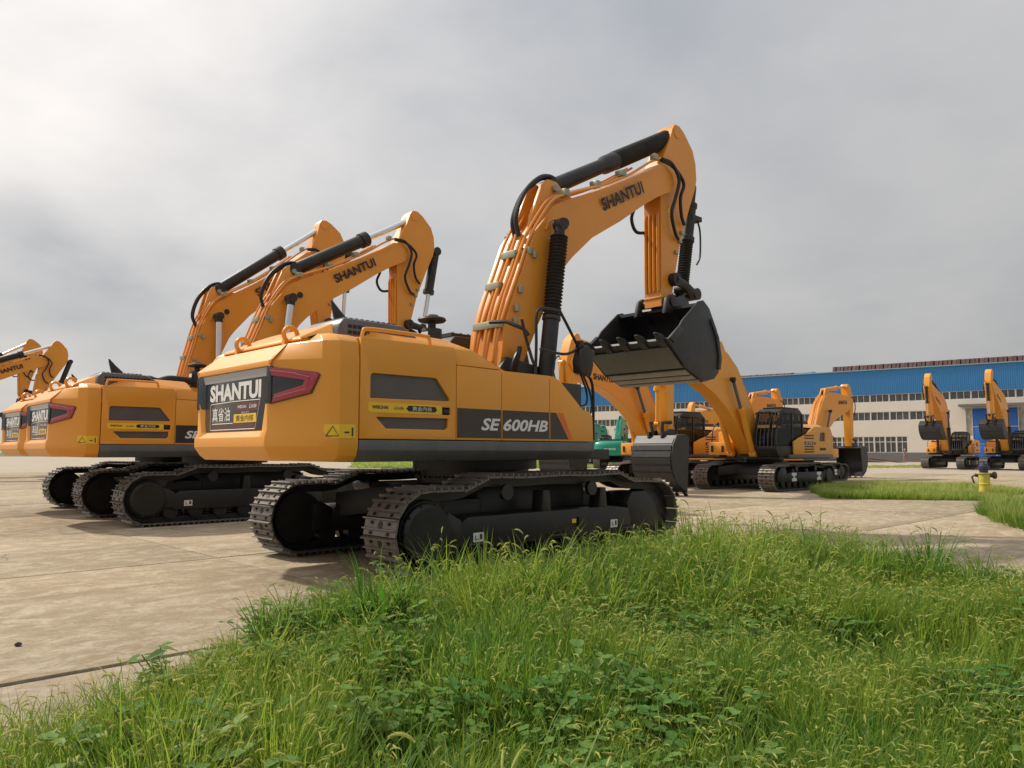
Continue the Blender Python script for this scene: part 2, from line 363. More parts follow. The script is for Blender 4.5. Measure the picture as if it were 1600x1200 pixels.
def bellows(a, b, r0, r1, n):
    a, b = Vector(a), Vector(b); prof = []
    for i in range(n):
        prof += [(i / n, r0), ((i + .5) / n, r1)]
    prof.append((1, r0)); g = G(); g.lathe(a, b, prof, 18); return g

# ------------------------------------------------------------------ the big excavators of the near row (local x ahead, y left)
def big_excavator(label, guarded, loc, rz, group, paint, model):
    T = thing('excavator', label, 'excavator', loc, rz, group)
    fo = undercarriage(T, PA); bpaint = 'boomp_backlit' if guarded else paint
    yo = -PA['W'] / 2 + .056
    def sticker(x, z, w, h, mt='white', red=True):
        g = G(); g.box((x, yo - .006, z), (x + w, yo, z + h)); o = g.build('sticker', mt, fo)
        if red:
            q = G(); q.box((x + w * .62, yo - .0085, z + h * .25), (x + w * .86, yo - .0062, z + h * .85)); q.build('sticker_mark', 'redprint', fo)
            q = G(); q.tube([(x + w * .2, yo - .0085, z + h * .75), (x + w * .2, yo - .0085, z + h * .3), (x + w * .42, yo - .0085, z + h * .3)], .006, 5); q.build('sticker_mark', 'ink', fo)
    sticker(-1.50, .37, .16, .11)
    if guarded:
        sticker(1.08, .37, .15, .11); sticker(.26, .485, .08, .055, 'label', False)
        g = G(); g.box((.37, yo - .03, .45), (.42, yo, .56)); g.build('tow_hook', 'bolt', fo)
        for x in (-1.6, -.2, 1.3):
            g = G(); g.tube([(x, yo - .02, .345), (x + .35, yo - .02, .345)], .022, 8); g.build('step_bar', 'under', fo)
    g = G(); g.lathe((0, 0, .98), (0, 0, 1.36), [(0, .86), (.25, .86), (.26, .80), (.55, .80), (.56, .92), (1, .92)], 48)
    for k in range(40): g.box((.86 * math.cos(k * PI / 20) - .018, .86 * math.sin(k * PI / 20) - .018, 1.07), (.86 * math.cos(k * PI / 20) + .018, .86 * math.sin(k * PI / 20) + .018, 1.10))
    g.build('swing_bearing', 'under', T)
    # --- upper frame and the grey skirt beam
    g = G(); g.box((-3.0, -1.35, 1.33), (1.5, 1.5, 1.48)); g.box((-2.95, -1.5, 1.50), (.70, 1.45, 2.40)); g.prism([(0.1, 1.45), (1.6, 1.45), (1.3, 2.1), (.9, 2.75), (.2, 2.85), (-.3, 2.2)], .40, .48); g.prism([(0.1, 1.45), (1.6, 1.45), (1.3, 2.1), (.9, 2.75), (.2, 2.85), (-.3, 2.2)], -.48, -.40)
    g.build('upper_frame', 'black', T, .01)
    for sy in (-1, 1):
        g = G(); g.prism([(sy * 1.60, 1.455), (sy * 1.60, 1.575), (sy * 1.45, 1.578), (sy * 1.25, 1.33), (sy * 1.48, 1.335)], -3.045, .86, ax='x'); g.build('skirt_beam', 'beam', T, .012)
    # --- counterweight
    def ring(z, ins, hw, deep, rr=0.0, sw=0.0):
        xr, xi = -3.77 + ins + rr, -3.77 + ins + rr + deep; a = 1.60 - max(ins, 0) - sw
        half = [(-3.055, -a), (-3.28, -a + .015), (-3.42 + ins * .6, -1.45 + max(ins, 0) + sw), (xr, -.93 + ins * .4), (xr if deep == 0 else xr, -hw - .06), (xi, -hw), (xi, -hw * .5)]
        return [(x, y, z) for x, y in half] + [(x, -y, z) for x, y in reversed(half)]
    rings = [ring(1.345, .09, .80, 0), ring(1.40, .03, .80, 0), ring(1.50, -.03, .80, 0), ring(1.605, -.03, .80, 0), ring(1.68, 0, .755, .05), ring(1.96, 0, .82, .05), ring(2.362, 0, .91, .05), ring(2.372, 0, .91, 0),
             ring(2.43, 0, .95, 0), ring(2.63, .02, .85, 0, .20, .0), ring(2.70, .06, .8, 0, .42, .05), ring(2.73, .12, .7, 0, .62, .12)]
    g = G(); g.loft(rings); cw = g.build('counterweight', paint, T, .006, 24)
    g = G(); g.prism([(-3.732, 1.682), (-3.715, 1.682), (-3.715, 2.36), (-3.745, 2.36), (-3.732, 2.275)], -.80, .80)
    [g.prism([(-3.733, s_ * .80), (-3.715, s_ * .80), (-3.70, s_ * .97), (-3.765, s_ * .99), (-3.785, s_ * .94)], 1.965, 2.362, ax='z') for s_ in (-1, 1)]
    rp = g.build('rear_panel', 'panel', cw, .003)
    g = G(); g.prism([(-3.7335, 2.272), (-3.7465, 2.362), (-3.752, 2.362), (-3.739, 2.268)], -.86, .86); g.build('panel_sheen', 'sheen', cw)  # added pale strip: sky reflection on the panel's sloped top, put into colour
    e = Vector((0, -1, 0)); up = Vector((.10, 0, 1)); up = Vector((0, 0, 1)); X = -3.7325
    text(cw, 'SHANTUI', (X, .66, 2.04), e, up, 1.36, .205, 'white', .045)
    text(cw, '真省油', (X, .58, 1.80), e, up, .50, .165, 'white', .01)
    def pbox(y0, z0, y1, z1, mt, d=.0016, name='print_patch'):
        q = G(); q.box((X - d, min(y0, y1), z0), (X + .001, max(y0, y1), z1)); return q.build(name, mt, cw)
    pbox(-.02, 1.775, -.59, 1.875, 'label'); text(cw, '黄金内核', (X, -.08, 1.79), e, up, .45, .072, 'ink', .0, 0, .004)
    pbox(-.06, 1.905, -.66, 2.005, 'redprint'); text(cw, 'WEICHAI', (X, -.12, 1.94), e, up, .22, .035, 'white', .02, 0, .004); text(cw, 'Linde', (X, -.42, 1.935), e, up, .18, .05, 'white', .01, .3, .004)
    text(cw, '省油 动力', (X, -.22, 1.882), e, up, .2, .02, 'white', 0, 0, .004)
    pbox(.58, 1.715, -.56, 1.765, 'redprint')
    for a, b in (((.63, 2.012), (.0, 2.025)), ((.62, 1.70), (-.57, 1.70)), ((-.57, 1.70), (-.68, 2.02)), ((.63, 1.70), (.65, 2.012)), ((.58, 1.772), (0, 1.772)), ((0, 2.025), (-.68, 2.02))):
        q = G(); q.tube([(X - .001, a[0], a[1]), (X - .001, b[0], b[1])], .0045, 4); q.build('print_line', 'winframe', cw)
    # tail lamps on the slanted corner facets
    for sy in (-1, 1):
        P1 = Vector((-3.77, sy * .93, 0)); d = Vector((.35, sy * .52, 0)).normalized(); nn = Vector((-d.y * -sy * -1, d.x * -sy * -1, 0)); nn = Vector((-.52, .35 * sy, 0)).normalized()
        mp = lambda u, v, w: P1 + d * u + Vector((0, 0, v)) + nn * w
        lp = plate([(-.01, 2.362), (.58, 2.285), (.615, 2.26), (.52, 2.06), (.05, 1.955), (-.01, 1.965)], [], mp, .014, 'tail_lamp_base', 'panel', cw, .003)
        mp2 = lambda u, v, w: P1 + d * u + Vector((0, 0, v)) + nn * (w + .012)
        plate([(.02, 2.352), (.575, 2.278), (.605, 2.255), (.51, 2.068), (.06, 1.968), (.09, 2.06), (.42, 2.15), (.44, 2.205), (.05, 2.26)], [], mp2, .016, 'tail_lamp', 'lamp', cw, .004)
        q = G(); q.tube([mp2(u, v, .017) for u, v in ((.04, 2.315), (.33, 2.28), (.35, 2.27), (.50, 2.235), (.45, 2.11), (.09, 2.022))], .0045, 4); q.build('lamp_line', 'lampline', cw)
    # warning label at the right rear corner
    mp = lambda u, v, w: (-3.445 + u, -1.498 - u * .37 + max(0, u - .17) * .28 - w - .002, v)
    g = G(); g.add([(-3.40, -1.474, 1.585), (-3.285, -1.590, 1.585), (-3.09, -1.6045, 1.585), (-3.09, -1.6045, 1.735), (-3.285, -1.590, 1.735), (-3.40, -1.474, 1.735)], [(0, 1, 4, 5), (1, 2, 3, 4)]); g.build('warning_label', 'label', cw)
    q = G()
    q.tube([(-3.385, -1.492, 1.61), (-3.29, -1.592, 1.61), (-3.335, -1.544, 1.712), (-3.385, -1.492, 1.61)], .005, 4); q.tube([(-3.225, -1.6035, 1.65), (-3.17, -1.6045, 1.65)], .007, 4); q.tube([(-3.13, -1.606, 1.61), (-3.13, -1.606, 1.70)], .009, 4); q.build('warning_symbol', 'ink', cw)
    for sy in (-1, 1):
        g = G()
        for k in range(2):
            c0 = Vector((-3.36, sy * (.62 - .0 * k), 2.70)); ring_ = [(c0.x + .085 * math.sin(t) * (1 if k == 0 else 1), c0.y + .0, c0.z + .085 + .085 * math.cos(t)) for t in np.linspace(.9 * PI, 2.9 * PI, 15)]
        g.tube(ring_, .028, 8, cap=False); g.box((-3.45, sy * .62 - .03, 2.66), (-3.27, sy * .62 + .03, 2.72)); g.build('lifting_eye', paint, cw)
    # --- side doors
    S = -1.60
    flat = lambda u, v, w: (u, S + .05 - w, v)
    w1 = [(-2.91, 2.03), (-1.80, 2.04), (-1.80, 2.07), (-1.985, 2.29), (-2.02, 2.305), (-2.88, 2.305), (-2.91, 2.28)]
    w2 = [(-2.83, 1.82), (-2.70, 1.70), (-1.86, 1.70), (-1.82, 1.73), (-1.82, 1.835), (-2.80, 1.825)]
    hd = [(-1.91, 1.875), (-1.785, 1.875), (-1.785, 1.965), (-1.91, 1.965)]
    dr = plate([(-3.04, 1.585), (-1.70, 1.585), (-1.70, 2.60), (-1.72, 2.665), (-1.74, 2.69), (-3.04, 2.69)], [w1[::-1], w2[::-1], hd[::-1]], flat, .05, 'engine_door', paint, T, .004)
    g = G(); g.box((-2.96, S + .030, 1.98), (-1.75, S + .036, 2.35)); g.box((-2.86, S + .030, 1.67), (-1.79, S + .036, 1.86)); g.build('air_grille', 'grille', dr)
    g = G(); g.box((-1.90, S + .022, 1.885), (-1.795, S + .03, 1.955)); g.prism([(-1.885, 1.90), (-1.81, 1.90), (-1.81, 1.945), (-1.885, 1.945)], S + .008, S + .024); g.build('door_latch', 'ink', dr, .003)
    g = G(); g.prism([(-2.92, 1.875), (-1.94, 1.875), (-1.92, 1.895), (-1.92, 1.955), (-1.94, 1.985), (-2.92, 1.985), (-2.94, 1.96), (-2.94, 1.90)], S - .004, S + .002); g.build('door_decal', 'label', dr)
    g = G(); g.prism([(-2.40, 1.90), (-2.02, 1.90), (-1.99, 1.93), (-2.02, 1.965), (-2.40, 1.965), (-2.43, 1.93)], S - .007, S - .0045); g.build('decal_pill', 'ink', dr)
    fx, fy = (1, 0, 0), (0, 0, 1)
    text(dr, 'WEICHAI', (-2.89, S - .004, 1.915), fx, fy, .21, .036, 'ink', .03); text(dr, 'Linde', (-2.60, S - .004, 1.915), fx, fy, .13, .038, 'ink', 0, .3)
    text(dr, '黄金内核', (-2.35, S - .0072, 1.908), fx, fy, .28, .05, 'white', 0)
    def side(name, poly, bev=.004): return plate(poly, [], flat, .05, name, paint, T, bev)
    p1 = side('side_panel', [(-1.690, 1.585), (-.955, 1.585), (-.955, 2.47), (-1.690, 2.48)])
    p2 = side('side_panel', [(-.945, 1.585), (-.075, 1.585), (-.075, 2.462), (-.945, 2.468)])
    p3 = side('side_panel', [(-.065, 1.585), (.83, 1.585), (.82, 1.93), (.76, 2.0), (.60, 2.03), (.50, 2.12), (.15, 2.40), (.02, 2.455), (-.065, 2.46)])
    g = G(); g.loft([[(-1.69, S + .002, 2.487), (-.96, S + .002, 2.48), (-1.22, S + .05, 2.62), (-1.38, S + .055, 2.685), (-1.69, S + .055, 2.69)], [(-1.69, -.9, 2.487), (-.96, -.9, 2.48), (-1.22, -.9, 2.62), (-1.38, -.9, 2.69), (-1.69, -.9, 2.70)]]); g.build('top_cover', paint, T, .008)
    g = G(); g.box((-.96, S + .06, 2.40), (-.06, -.5, 2.462)); g.prism([(-.07, 2.455), (.03, 2.45), (.16, 2.39), (.52, 2.10), (.62, 2.02), (.78, 1.98), (.82, 1.9), (.82, 1.58), (-.07, 1.58)], S + .045, -.62); g.build('platform_box', paint, T, .008)
    # model stripe printed across the three panels, orange slash at its end
    for a, b, pp in ((-1.690, -.955, p1), (-.945, -.075, p2)):
        g = G(); g.box((a + .008, S - .0025, 1.61), (b - .008, S - .0005, 1.968)); g.build('stripe', 'stripe', pp)
    g = G(); g.prism([(-.055, 1.61), (.31, 1.61), (.06, 1.968), (-.055, 1.968)], S - .0025, S - .0005); g.build('stripe', 'stripe', p3)
    g = G(); g.prism([(.33, 1.61), (.385, 1.61), (.20, 1.968), (.08, 1.968)], S - .0025, S - .0005); g.build('slash', 'orangeprint', p3)
    text(p2, model, (-1.30 if guarded else -1.50, S - .0028, 1.705), fx, fy, 1.19, .155, 'white', .03, .25)
    # --- hood, louvre box, rails, intake, exhaust
    g = G(); g.loft([[(-3.42, y, 2.69) for y in (-.95, 1.1)] + [(-.7, 1.3, 2.45), (-.7, -1.5, 2.45)], [(-3.40, y, 2.73) for y in (-.9, 1.05)] + [(-1.36, 1.3, 2.70), (-1.36, -1.52, 2.70)], [(-3.02, y, 2.91) for y in (-.92, .88)] + [(-1.25, 1.0, 2.90), (-1.25, -.98, 2.86)], [(-2.92, y, 2.955) for y in (-.86, .76)] + [(-1.3, .90, 2.95), (-1.3, -.92, 2.90)]]); hd_ = g.build('engine_hood', paint, T, .02)
    g = G(); g.box((-3.16, -1.50, 2.62), (-3.0, 1.4, 2.70)); g.box((-3.06, -1.545, 2.62), (-1.71, 1.4, 2.695)); g.build('hood_deck', paint, hd_, .02)
    g = G(); g.prism([(-3.03, 2.68), (-3.0, 2.90), (-2.93, 2.985), (-2.12, 2.975), (-1.92, 2.88), (-1.74, 2.70)], -1.07, -.30); lb = g.build('louvre_box', 'beam', hd_, .03)
    for k in range(13):
        for z in (2.80, 2.87):
            q = G(); q.box((-2.88 + k * .066, -1.077, z), (-2.83 + k * .066, -1.069, z + .038)); q.build('louvre_slot', 'bolt', lb)
    for k in range(10):
        q = G(); q.box((-2.90 + k * .075, -1.02, 2.97), (-2.86 + k * .075, -.36, 2.998)); q.build('louvre_rib', 'beam', lb)
    g = G(); g.tube(curve([(-2.95, -1.47, 2.69), (-2.93, -1.47, 2.77), (-2.84, -1.47, 2.81), (-2.1, -1.47, 2.81), (-2.02, -1.47, 2.79), (-2.0, -1.47, 2.69)], 5), .022, 8); g.build('hand_rail', paint, T)
    g = G(); g.loft([[(-2.10 + .0 * k, .30 + .07 * math.cos(t), 3.17) if False else (-2.35 + .125 * math.cos(t), -.20 + .08 * math.sin(t), 2.92) for t in np.linspace(0, 2 * PI, 14)[:-1]] for k in (0,)] + [[(-2.43 + .115 * math.cos(t), -.20 + .07 * math.sin(t), 3.10) for t in np.linspace(0, 2 * PI, 14)[:-1]], [(-2.51 + .075 * math.cos(t), -.20 + .05 * math.sin(t), 3.23 - .4 * .075 * math.cos(t)) for t in np.linspace(0, 2 * PI, 14)[:-1]], [(-2.585 + .014 * math.cos(t), -.20 + .012 * math.sin(t), 3.345) for t in np.linspace(0, 2 * PI, 14)[:-1]]]); g.build('exhaust_horn', 'black', T)
    g = G(); g.cyl((-.60, .30, 2.9), (-.60, .30, 3.26), .15, n=20); g.cyl((-.60, .30, 3.26), (-.60, .30, 3.38), .06, n=14); ic = g.build('air_intake', 'black', T, .01)
    g = G(); g.lathe((-.60, .30, 3.355), (-.60, .30, 3.47), [(0, .07), (.1, .19), (.35, .215), (.6, .20), (.85, .10), (1, .09)], 24); g.build('rain_cap', 'black', ic)
    g = G(); g.box((-.755, .20, 3.12), (-.748, .36, 3.20)); g.build('intake_label', 'white', ic)
    g = G(); g.tube(curve([(-.55, .30, 3.02), (-.9, .2, 3.03), (-1.3, .0, 3.02), (-1.6, -.2, 2.93)], 5), .085, 12); g.build('intake_duct', 'rubber', ic)
    # cab at the left front
    g = G(); g.loft([[(x, y, z) for x, z in ((-.02, 1.5), (1.75, 1.5), (2.0, 2.15), (1.72, 3.16), (1.55, 3.27), (.1, 3.27), (-.02, 3.15))] for y in (.60, 1.55)]); cb_ = g.build('cab', 'black', T, .03)
    g = G(); g.prism([(.2, 2.2), (1.5, 2.2), (1.68, 2.3), (1.55, 3.1), (.2, 3.1)], 1.552, 1.558); g.prism([(.2, 2.2), (1.5, 2.2), (1.68, 2.3), (1.55, 3.1), (.2, 3.1)], .592, .598); g.build('cab_window', 'glass', cb_)
    g = G(); g.box((.1, .7, 3.275), (1.5, 1.45, 3.33)); 
    for k in range(9): g.tube([(.18 + k * .16, .74, 3.34), (.18 + k * .16, 1.41, 3.34)], .014, 5)
    g.build('roof_guard', 'black', cb_)
    # --- boom
    by = .38
    bp = [(.10, 2.35), (.20, 2.95), (.24, 3.31), (.41, 3.77), (.61, 4.22), (.85, 4.80), (1.10, 5.13), (1.33, 5.41), (1.60, 5.575), (2.54, 5.975), (3.31, 6.355), (4.05, 6.74), (4.40, 6.95), (4.66, 6.98), (4.86, 6.86), (4.90, 6.66), (4.78, 6.50), (4.27, 6.26), (3.79, 5.99), (3.07, 5.525), (2.31, 5.085), (1.79, 4.65), (1.60, 4.455), (1.25, 3.92), (.95, 3.39), (.62, 2.75), (.55, 2.35)]
    hw = lambda x, z: by if x < 4.0 else by - min(1, (x - 4.0) / .6) * .08
    g = G(); n = len(bp); g.add([(x, -hw(x, z), z) for x, z in bp] + [(x, hw(x, z), z) for x, z in bp], [tuple(range(n)), tuple(range(2 * n - 1, n - 1, -1))] + [(i, i + n, (i + 1) % n + n, (i + 1) % n) for i in range(n)])
    bo = g.build('boom', bpaint, T, .008, 22)
    d_ = (Vector((3.78, 0, 6.36)) - Vector((2.54, 0, 5.715))).normalized()
    text(bo, 'SHANTUI', (2.62, -by - .003, 5.61), d_, (-d_.z, 0, d_.x), 1.34, .225, 'ink', .035)
    for sy in (-.2, .12):     # lug plates that carry the arm cylinder
        g = G(); g.prism([(.98, 5.02), (1.02, 5.25), (1.26, 5.80), (1.40, 5.93), (1.62, 5.93), (1.76, 5.82), (2.02, 5.74), (1.6, 5.45)], sy, sy + .08); g.build('cylinder_lug', bpaint, bo, .012)
    q = G(); q.cyl((1.54, -.26, 5.80), (1.54, .26, 5.80), .06, n=14); q.build('lug_pin', 'clamp', bo)
    q = G(); q.cyl((1.62, -.40, 5.20), (1.62, -.375, 5.20), .075, n=16); q.build('boom_port', 'ink', bo)
    g = G(); g.tube([(1.14, -by - .01, 4.98), (1.20, -by - .012, 5.13), (1.33, -by - .012, 5.20), (1.48, -by - .012, 5.17), (1.52, -by - .01, 5.04)], .016, 6); g.build('pin_boss_weld', paint, bo)
    # steel pipes up the back of the boom
    back = [(.14, 2.75), (.26, 3.31), (.43, 3.77), (.63, 4.22), (.86, 4.76)]
    for k, y in enumerate((-.345, -.25, -.145, -.03, .085, .20)):
        off = .05 + .02 * (k % 2)
        pts = [(x - off, y + (.05 * (1 - i / 2) if i < 2 else 0) * (-1 if k % 2 else 1), z + off * .4) for i, (x, z) in enumerate(back)]
        if k in (0, 1): pts += [(1.12 - off, y - .05, 5.17 + off), (1.36 - off, y - .06, 5.46 + off), (1.66, y - .07, 5.64 + off), (2.54, y - .06, 6.0 + off), (3.31, y - .02, 6.38 + off)] + ([(3.72, y + .03, 6.62 + off), (4.1, y + .04, 6.86 + off), (4.42, y + .02, 7.02 + off)] if k == 0 else [])
        elif k in (2, 3): pts += [(.90 - off, y - .0, 4.84 + off)]
        else: pts += [(1.12 - off, y, 5.17 + off), (1.36 - off, y + .1, 5.46 + off), (1.66, y + .14, 5.64 + off), (2.54, y + .1, 6.0 + off), (3.31, y + .07, 6.38 + off), (4.1, y + .04, 6.86 + off)]
        q = G(); q.tube(curve(pts, 4), .024 if k not in (2, 3) else .030, 8); q.build('hydraulic_pipe', 'hosepipe' if guarded else 'hosepipe', bo)
    for x, z, y0, y1 in ((.205, 3.33, -.36, .24), (.47, 4.0, -.06, .25), (.69, 4.52, -.20, .12), (.80, 4.55, -.40, -.24), (1.58, 5.66, -.47, -.28), (2.45, 6.03, -.42, -.25), (3.2, 6.42, -.40, -.22), (4.25, 7.02, -.36, -.24)):
        q = G(); q.box((x - .06, y0, z - .03), (x + .06, y1, z + .085)); q.build('pipe_clamp', 'clamp', bo, .01)
    for x, z in ((.86, 4.52), (.55, 3.92), (.47, 3.62), (.44, 3.42)):
        q = G(); q.box((x - .035, -by - .06, z - .05), (x + .045, -by, z + .05)); q.build('pipe_clamp', 'clamp', bo, .01)
    for y, dx in ((-.12, 0), (.06, .10)):
        q = G(); q.tube(curve([(.80 + dx, y, 4.86), (.74 + dx, y, 5.18), (.94 + dx, y, 5.62), (1.26 + dx, y, 5.93), (1.58, y * .6, 6.05), (1.84, y * .6, 5.99)], 6), .038, 8); q.build('hydraulic_hose', 'hose', bo)
    # hoses around the arm joint
    for k, pp in enumerate(([(4.42, -.36, 7.05), (4.72, -.38, 7.02), (4.92, -.40, 6.75), (4.86, -.36, 6.40), (4.74, -.34, 6.05), (4.90, -.30, 5.72), (5.08, -.25, 5.62)], [(4.42, -.33, 7.03), (4.80, -.36, 6.98), (5.08, -.40, 6.72), (5.02, -.36, 6.42), (5.10, -.32, 6.1), (5.28, -.26, 5.95)], [(4.30, .20, 6.22), (4.20, .22, 5.95), (4.34, .22, 5.72), (4.62, .16, 5.74)])):
        q = G(); q.tube(curve(pp, 6), .034, 8); q.build('hydraulic_hose', 'hose', bo)
    # --- boom cylinders
    for sy in (-1, 1):
        y = sy * .56
        a, b = Vector((.93, y, 2.45)), Vector((1.30, y, 5.06))
        if guarded:
            g = G(); g.lathe(a, a.lerp(b, .42), [(0, .115), (.2, .12), (.25, .13), (.93, .128), (.95, .15), (1, .145)], 20); cy = g.build('boom_cylinder', 'bucket', T)
            bellows(a.lerp(b, .42), a.lerp(b, .93), .108, .148, 24).build('rod_bellows', 'rubber', cy)
            g = G(); g.cyl(a.lerp(b, .92), a.lerp(b, 1.02), .085, n=16); g.cyl(b - Vector((0, .08, 0)), b + Vector((0, .08, 0)), .10, n=18); g.build('rod_eye', 'black', cy)
        else:
            cylinder_part(T, 'boom_cylinder', a, b, .15, .45, .085)
    # --- arm cylinder
    a, b = Vector((1.60, -.02, 5.86)), Vector((5.20, -.0, 7.80))
    if guarded:
        g = G(); g.lathe(a, a.lerp(b, .50), [(0, .10), (.05, .14), (.78, .13), (.82, .165), (1, .17)], 20); g.cyl(a - Vector((0, .14, 0)), a + Vector((0, .14, 0)), .14, n=16); cy = g.build('arm_cylinder', 'bucket', T)
        bellows(a.lerp(b, .49), a.lerp(b, .97), .15, .178, 34).build('rod_bellows', 'rubber', cy)
        q = G(); q.cyl(a.lerp(b, .95), b, .11, n=16); q.cyl(b - Vector((0, .14, 0)), b + Vector((0, .14, 0)), .14, n=16); q.build('rod_eye', 'black', cy)
    else: cylinder_part(T, 'arm_cylinder', a, b, .165, .60, .085)
    # --- arm
    ap = [(4.55, 4.22), (4.86, 4.30), (4.98, 4.76), (5.22, 5.57), (5.54, 6.29), (5.80, 6.82), (5.86, 7.02), (5.84, 7.35), (5.74, 7.62), (5.45, 7.90), (5.28, 8.0), (5.12, 8.0), (5.03, 7.88), (4.93, 7.62), (4.66, 7.14), (4.56, 6.9), (4.58, 6.2)]
    g = G(); g.prism(ap, -.20, .20); ar = g.build('arm', bpaint, T, .008, 22)
    for y in (-.14, -.045, .05, .145):
        q = G(); q.tube([(4.575, y, 6.05), (4.55, y, 5.95), (4.535, y, 4.62), (4.55, y, 4.52)], .032, 8); q.build('arm_rib', bpaint, ar)
    q = G(); q.box((4.535, -.21, 4.38), (4.90, .21, 4.42)); q.build('arm_rib', bpaint, ar, .01)
    g = G(); g.cyl((4.74, -.30, 6.72), (4.74, .30, 6.72), .13, n=20); g.build('arm_pin', bpaint, ar); g = G(); g.cyl((5.18, -.22, 7.84), (5.18, .22, 7.84), .12, n=18); g.build('arm_pin', bpaint, ar)
    for x, z in ((5.17, 5.60), (5.24, 5.78), (5.04, 5.35)):
        q = G(); q.box((x - .04, -.25, z - .035), (x + .05, -.2, z + .04)); q.build('pipe_clamp', 'clamp', ar, .008)
    for t_, z in (('1', 6.10), ('7', 5.96), ('2', 5.82)):
        text(ar, t_, (4.80, -.203, z), (1, 0, 0), (0, 0, 1), .06, .10, 'label', .01)
    # --- bucket cylinder
    a, b = Vector((6.02, 0, 7.0)), Vector((5.55, 0, 4.72))
    if guarded:
        g = G(); g.lathe(a, a.lerp(b, .55), [(0, .07), (.04, .085), (.3, .085), (.34, .14), (.40, .14), (.42, .12), (.9, .12), (.93, .15), (1, .15)], 18); cy = g.build('bucket_cylinder', 'black', T)
        bellows(a.lerp(b, .54), a.lerp(b, .94), .10, .135, 17).build('rod_bellows', 'rubber', cy)
        q = G(); q.cyl(a.lerp(b, .92), b, .08, n=12); q.cyl(b - Vector((0, .12, 0)), b + Vector((0, .12, 0)), .12, n=14); q.build('rod_eye', 'black', cy)
        q = G(); q.tube(curve([(6.08, -.06, 6.25), (6.14, -.08, 6.0), (6.12, -.08, 5.5), (6.02, -.06, 5.3)], 5), .022, 6); q.box((5.80, -.12, 6.22), (6.16, .12, 6.32)); q.build('cylinder_port', 'hose', cy)
    else: cylinder_part(T, 'bucket_cylinder', a, b, .13, .55, .07)
    # --- bucket linkage
    for sy in (-1, 1):
        g = G(); g.tube([(4.90, sy * .27, 4.78), (5.25, sy * .27, 4.72), (5.58, sy * .27, 4.55)], [.10, .085, .10], 10); g.cyl((4.90, sy * .21, 4.78), (4.90, sy * .34, 4.78), .13, n=16); g.cyl((5.58, sy * .1, 4.58), (5.58, sy * .36, 4.58), .12, n=16); g.build('bucket_link', 'black', T)
        g = G(); g.tube([(5.56, sy * .14, 4.58), (5.12, sy * .14, 4.34)], .085, 8); g.build('bucket_link', 'black', T)
    g = G(); g.cyl((5.58, -.3, 4.58), (5.58, .3, 4.58), .07, n=14); g.cyl((5.10, -.36, 4.34), (5.10, .36, 4.34), .08, n=14); g.cyl((4.66, -.4, 4.30), (4.66, .4, 4.30), .09, n=14); g.build('bucket_link', 'black', T)
    # --- bucket
    Wb = .92
    sh = [(4.66, 4.20), (5.0, 4.07), (5.22, 3.72), (5.32, 3.28), (5.25, 2.95), (5.10, 2.82), (4.75, 2.76), (4.22, 2.96), (3.62, 3.40)]
    inn = [(4.66, 4.14), (4.96, 4.02), (5.17, 3.70), (5.26, 3.28), (5.20, 2.99), (5.08, 2.87), (4.76, 2.82), (4.25, 3.01), (3.65, 3.44)]
    g = G(); k = len(sh); P = [(x, -Wb, z) for x, z in sh] + [(x, Wb, z) for x, z in sh] + [(x, -Wb, z) for x, z in inn] + [(x, Wb, z) for x, z in inn]; F = []
    for i in range(k - 1): F += [(i, i + 1, k + i + 1, k + i), (2 * k + i, 3 * k + i, 3 * k + i + 1, 2 * k + i + 1), (i, 2 * k + i, 2 * k + i + 1, i + 1), (k + i, k + i + 1, 3 * k + i + 1, 3 * k + i)]
    F += [(0, k, 3 * k, 2 * k), (k - 1, 3 * k - 1, 4 * k - 1, 2 * k - 1)]; g.add(P, F); bu = g.build('bucket', 'bucket', T, 0, 40)
    for sy in (-1, 1):
        g = G(); g.prism([(3.62, 3.40)] + [(4.02, 3.70), (4.10, 3.80), (4.64, 4.22), (4.80, 4.26), (5.0, 4.13)] + [(5.25, 3.74), (5.35, 3.28), (5.27, 2.93), (5.11, 2.80), (4.75, 2.74), (4.22, 2.94)], sy * Wb - (.045 if sy < 0 else 0), sy * Wb + (.045 if sy > 0 else 0)); g.build('bucket_side', 'bucket', bu, .01)
        g = G(); g.prism([(3.66, 3.44), (4.0, 3.70), (4.10, 3.62), (3.80, 3.36)], sy * (Wb + .05) - .02, sy * (Wb + .05) + .02); g.build('side_cutter', 'bucket', bu, .008)
        g = G(); g.prism([(5.05, 3.95), (5.28, 3.6), (5.36, 3.2), (5.30, 2.98), (5.22, 3.0), (5.26, 3.25), (5.18, 3.6), (5.0, 3.88)], sy * (Wb + .058) - .014, sy * (Wb + .058) + .014); g.build('heel_plate', 'bucket', bu, .008)
        g = G(); g.prism([(4.42, 4.05), (4.50, 4.36), (4.64, 4.44), (4.84, 4.40), (5.05, 4.48), (5.24, 4.36), (5.20, 4.0), (5.0, 3.96), (4.7, 4.1)], sy * .33 - .04, sy * .33 + .04); g.build('bucket_ear', 'bucket', bu, .012)
    g = G(); g.box((4.50, .02, 4.15), (4.53, .22, 4.19)); g.build('ear_label', 'white', bu)
    for i, (x0, z0, x1, z1) in enumerate(((3.74, 3.295, 4.19, 2.972), (4.26, 2.935, 4.42, 2.868), (4.46, 2.852, 4.60, 2.795), (4.64, 2.78, 4.76, 2.745), (4.82, 2.752, 5.06, 2.795))):
        g = G(); g.prism([(x0, z0), (x1, z1), (x1 - .01, z1 - .028), (x0 - .01, z0 - .028)], -Wb + .03, Wb - .03); g.build('wear_strip', 'wear' if i else 'lip', bu, .006)
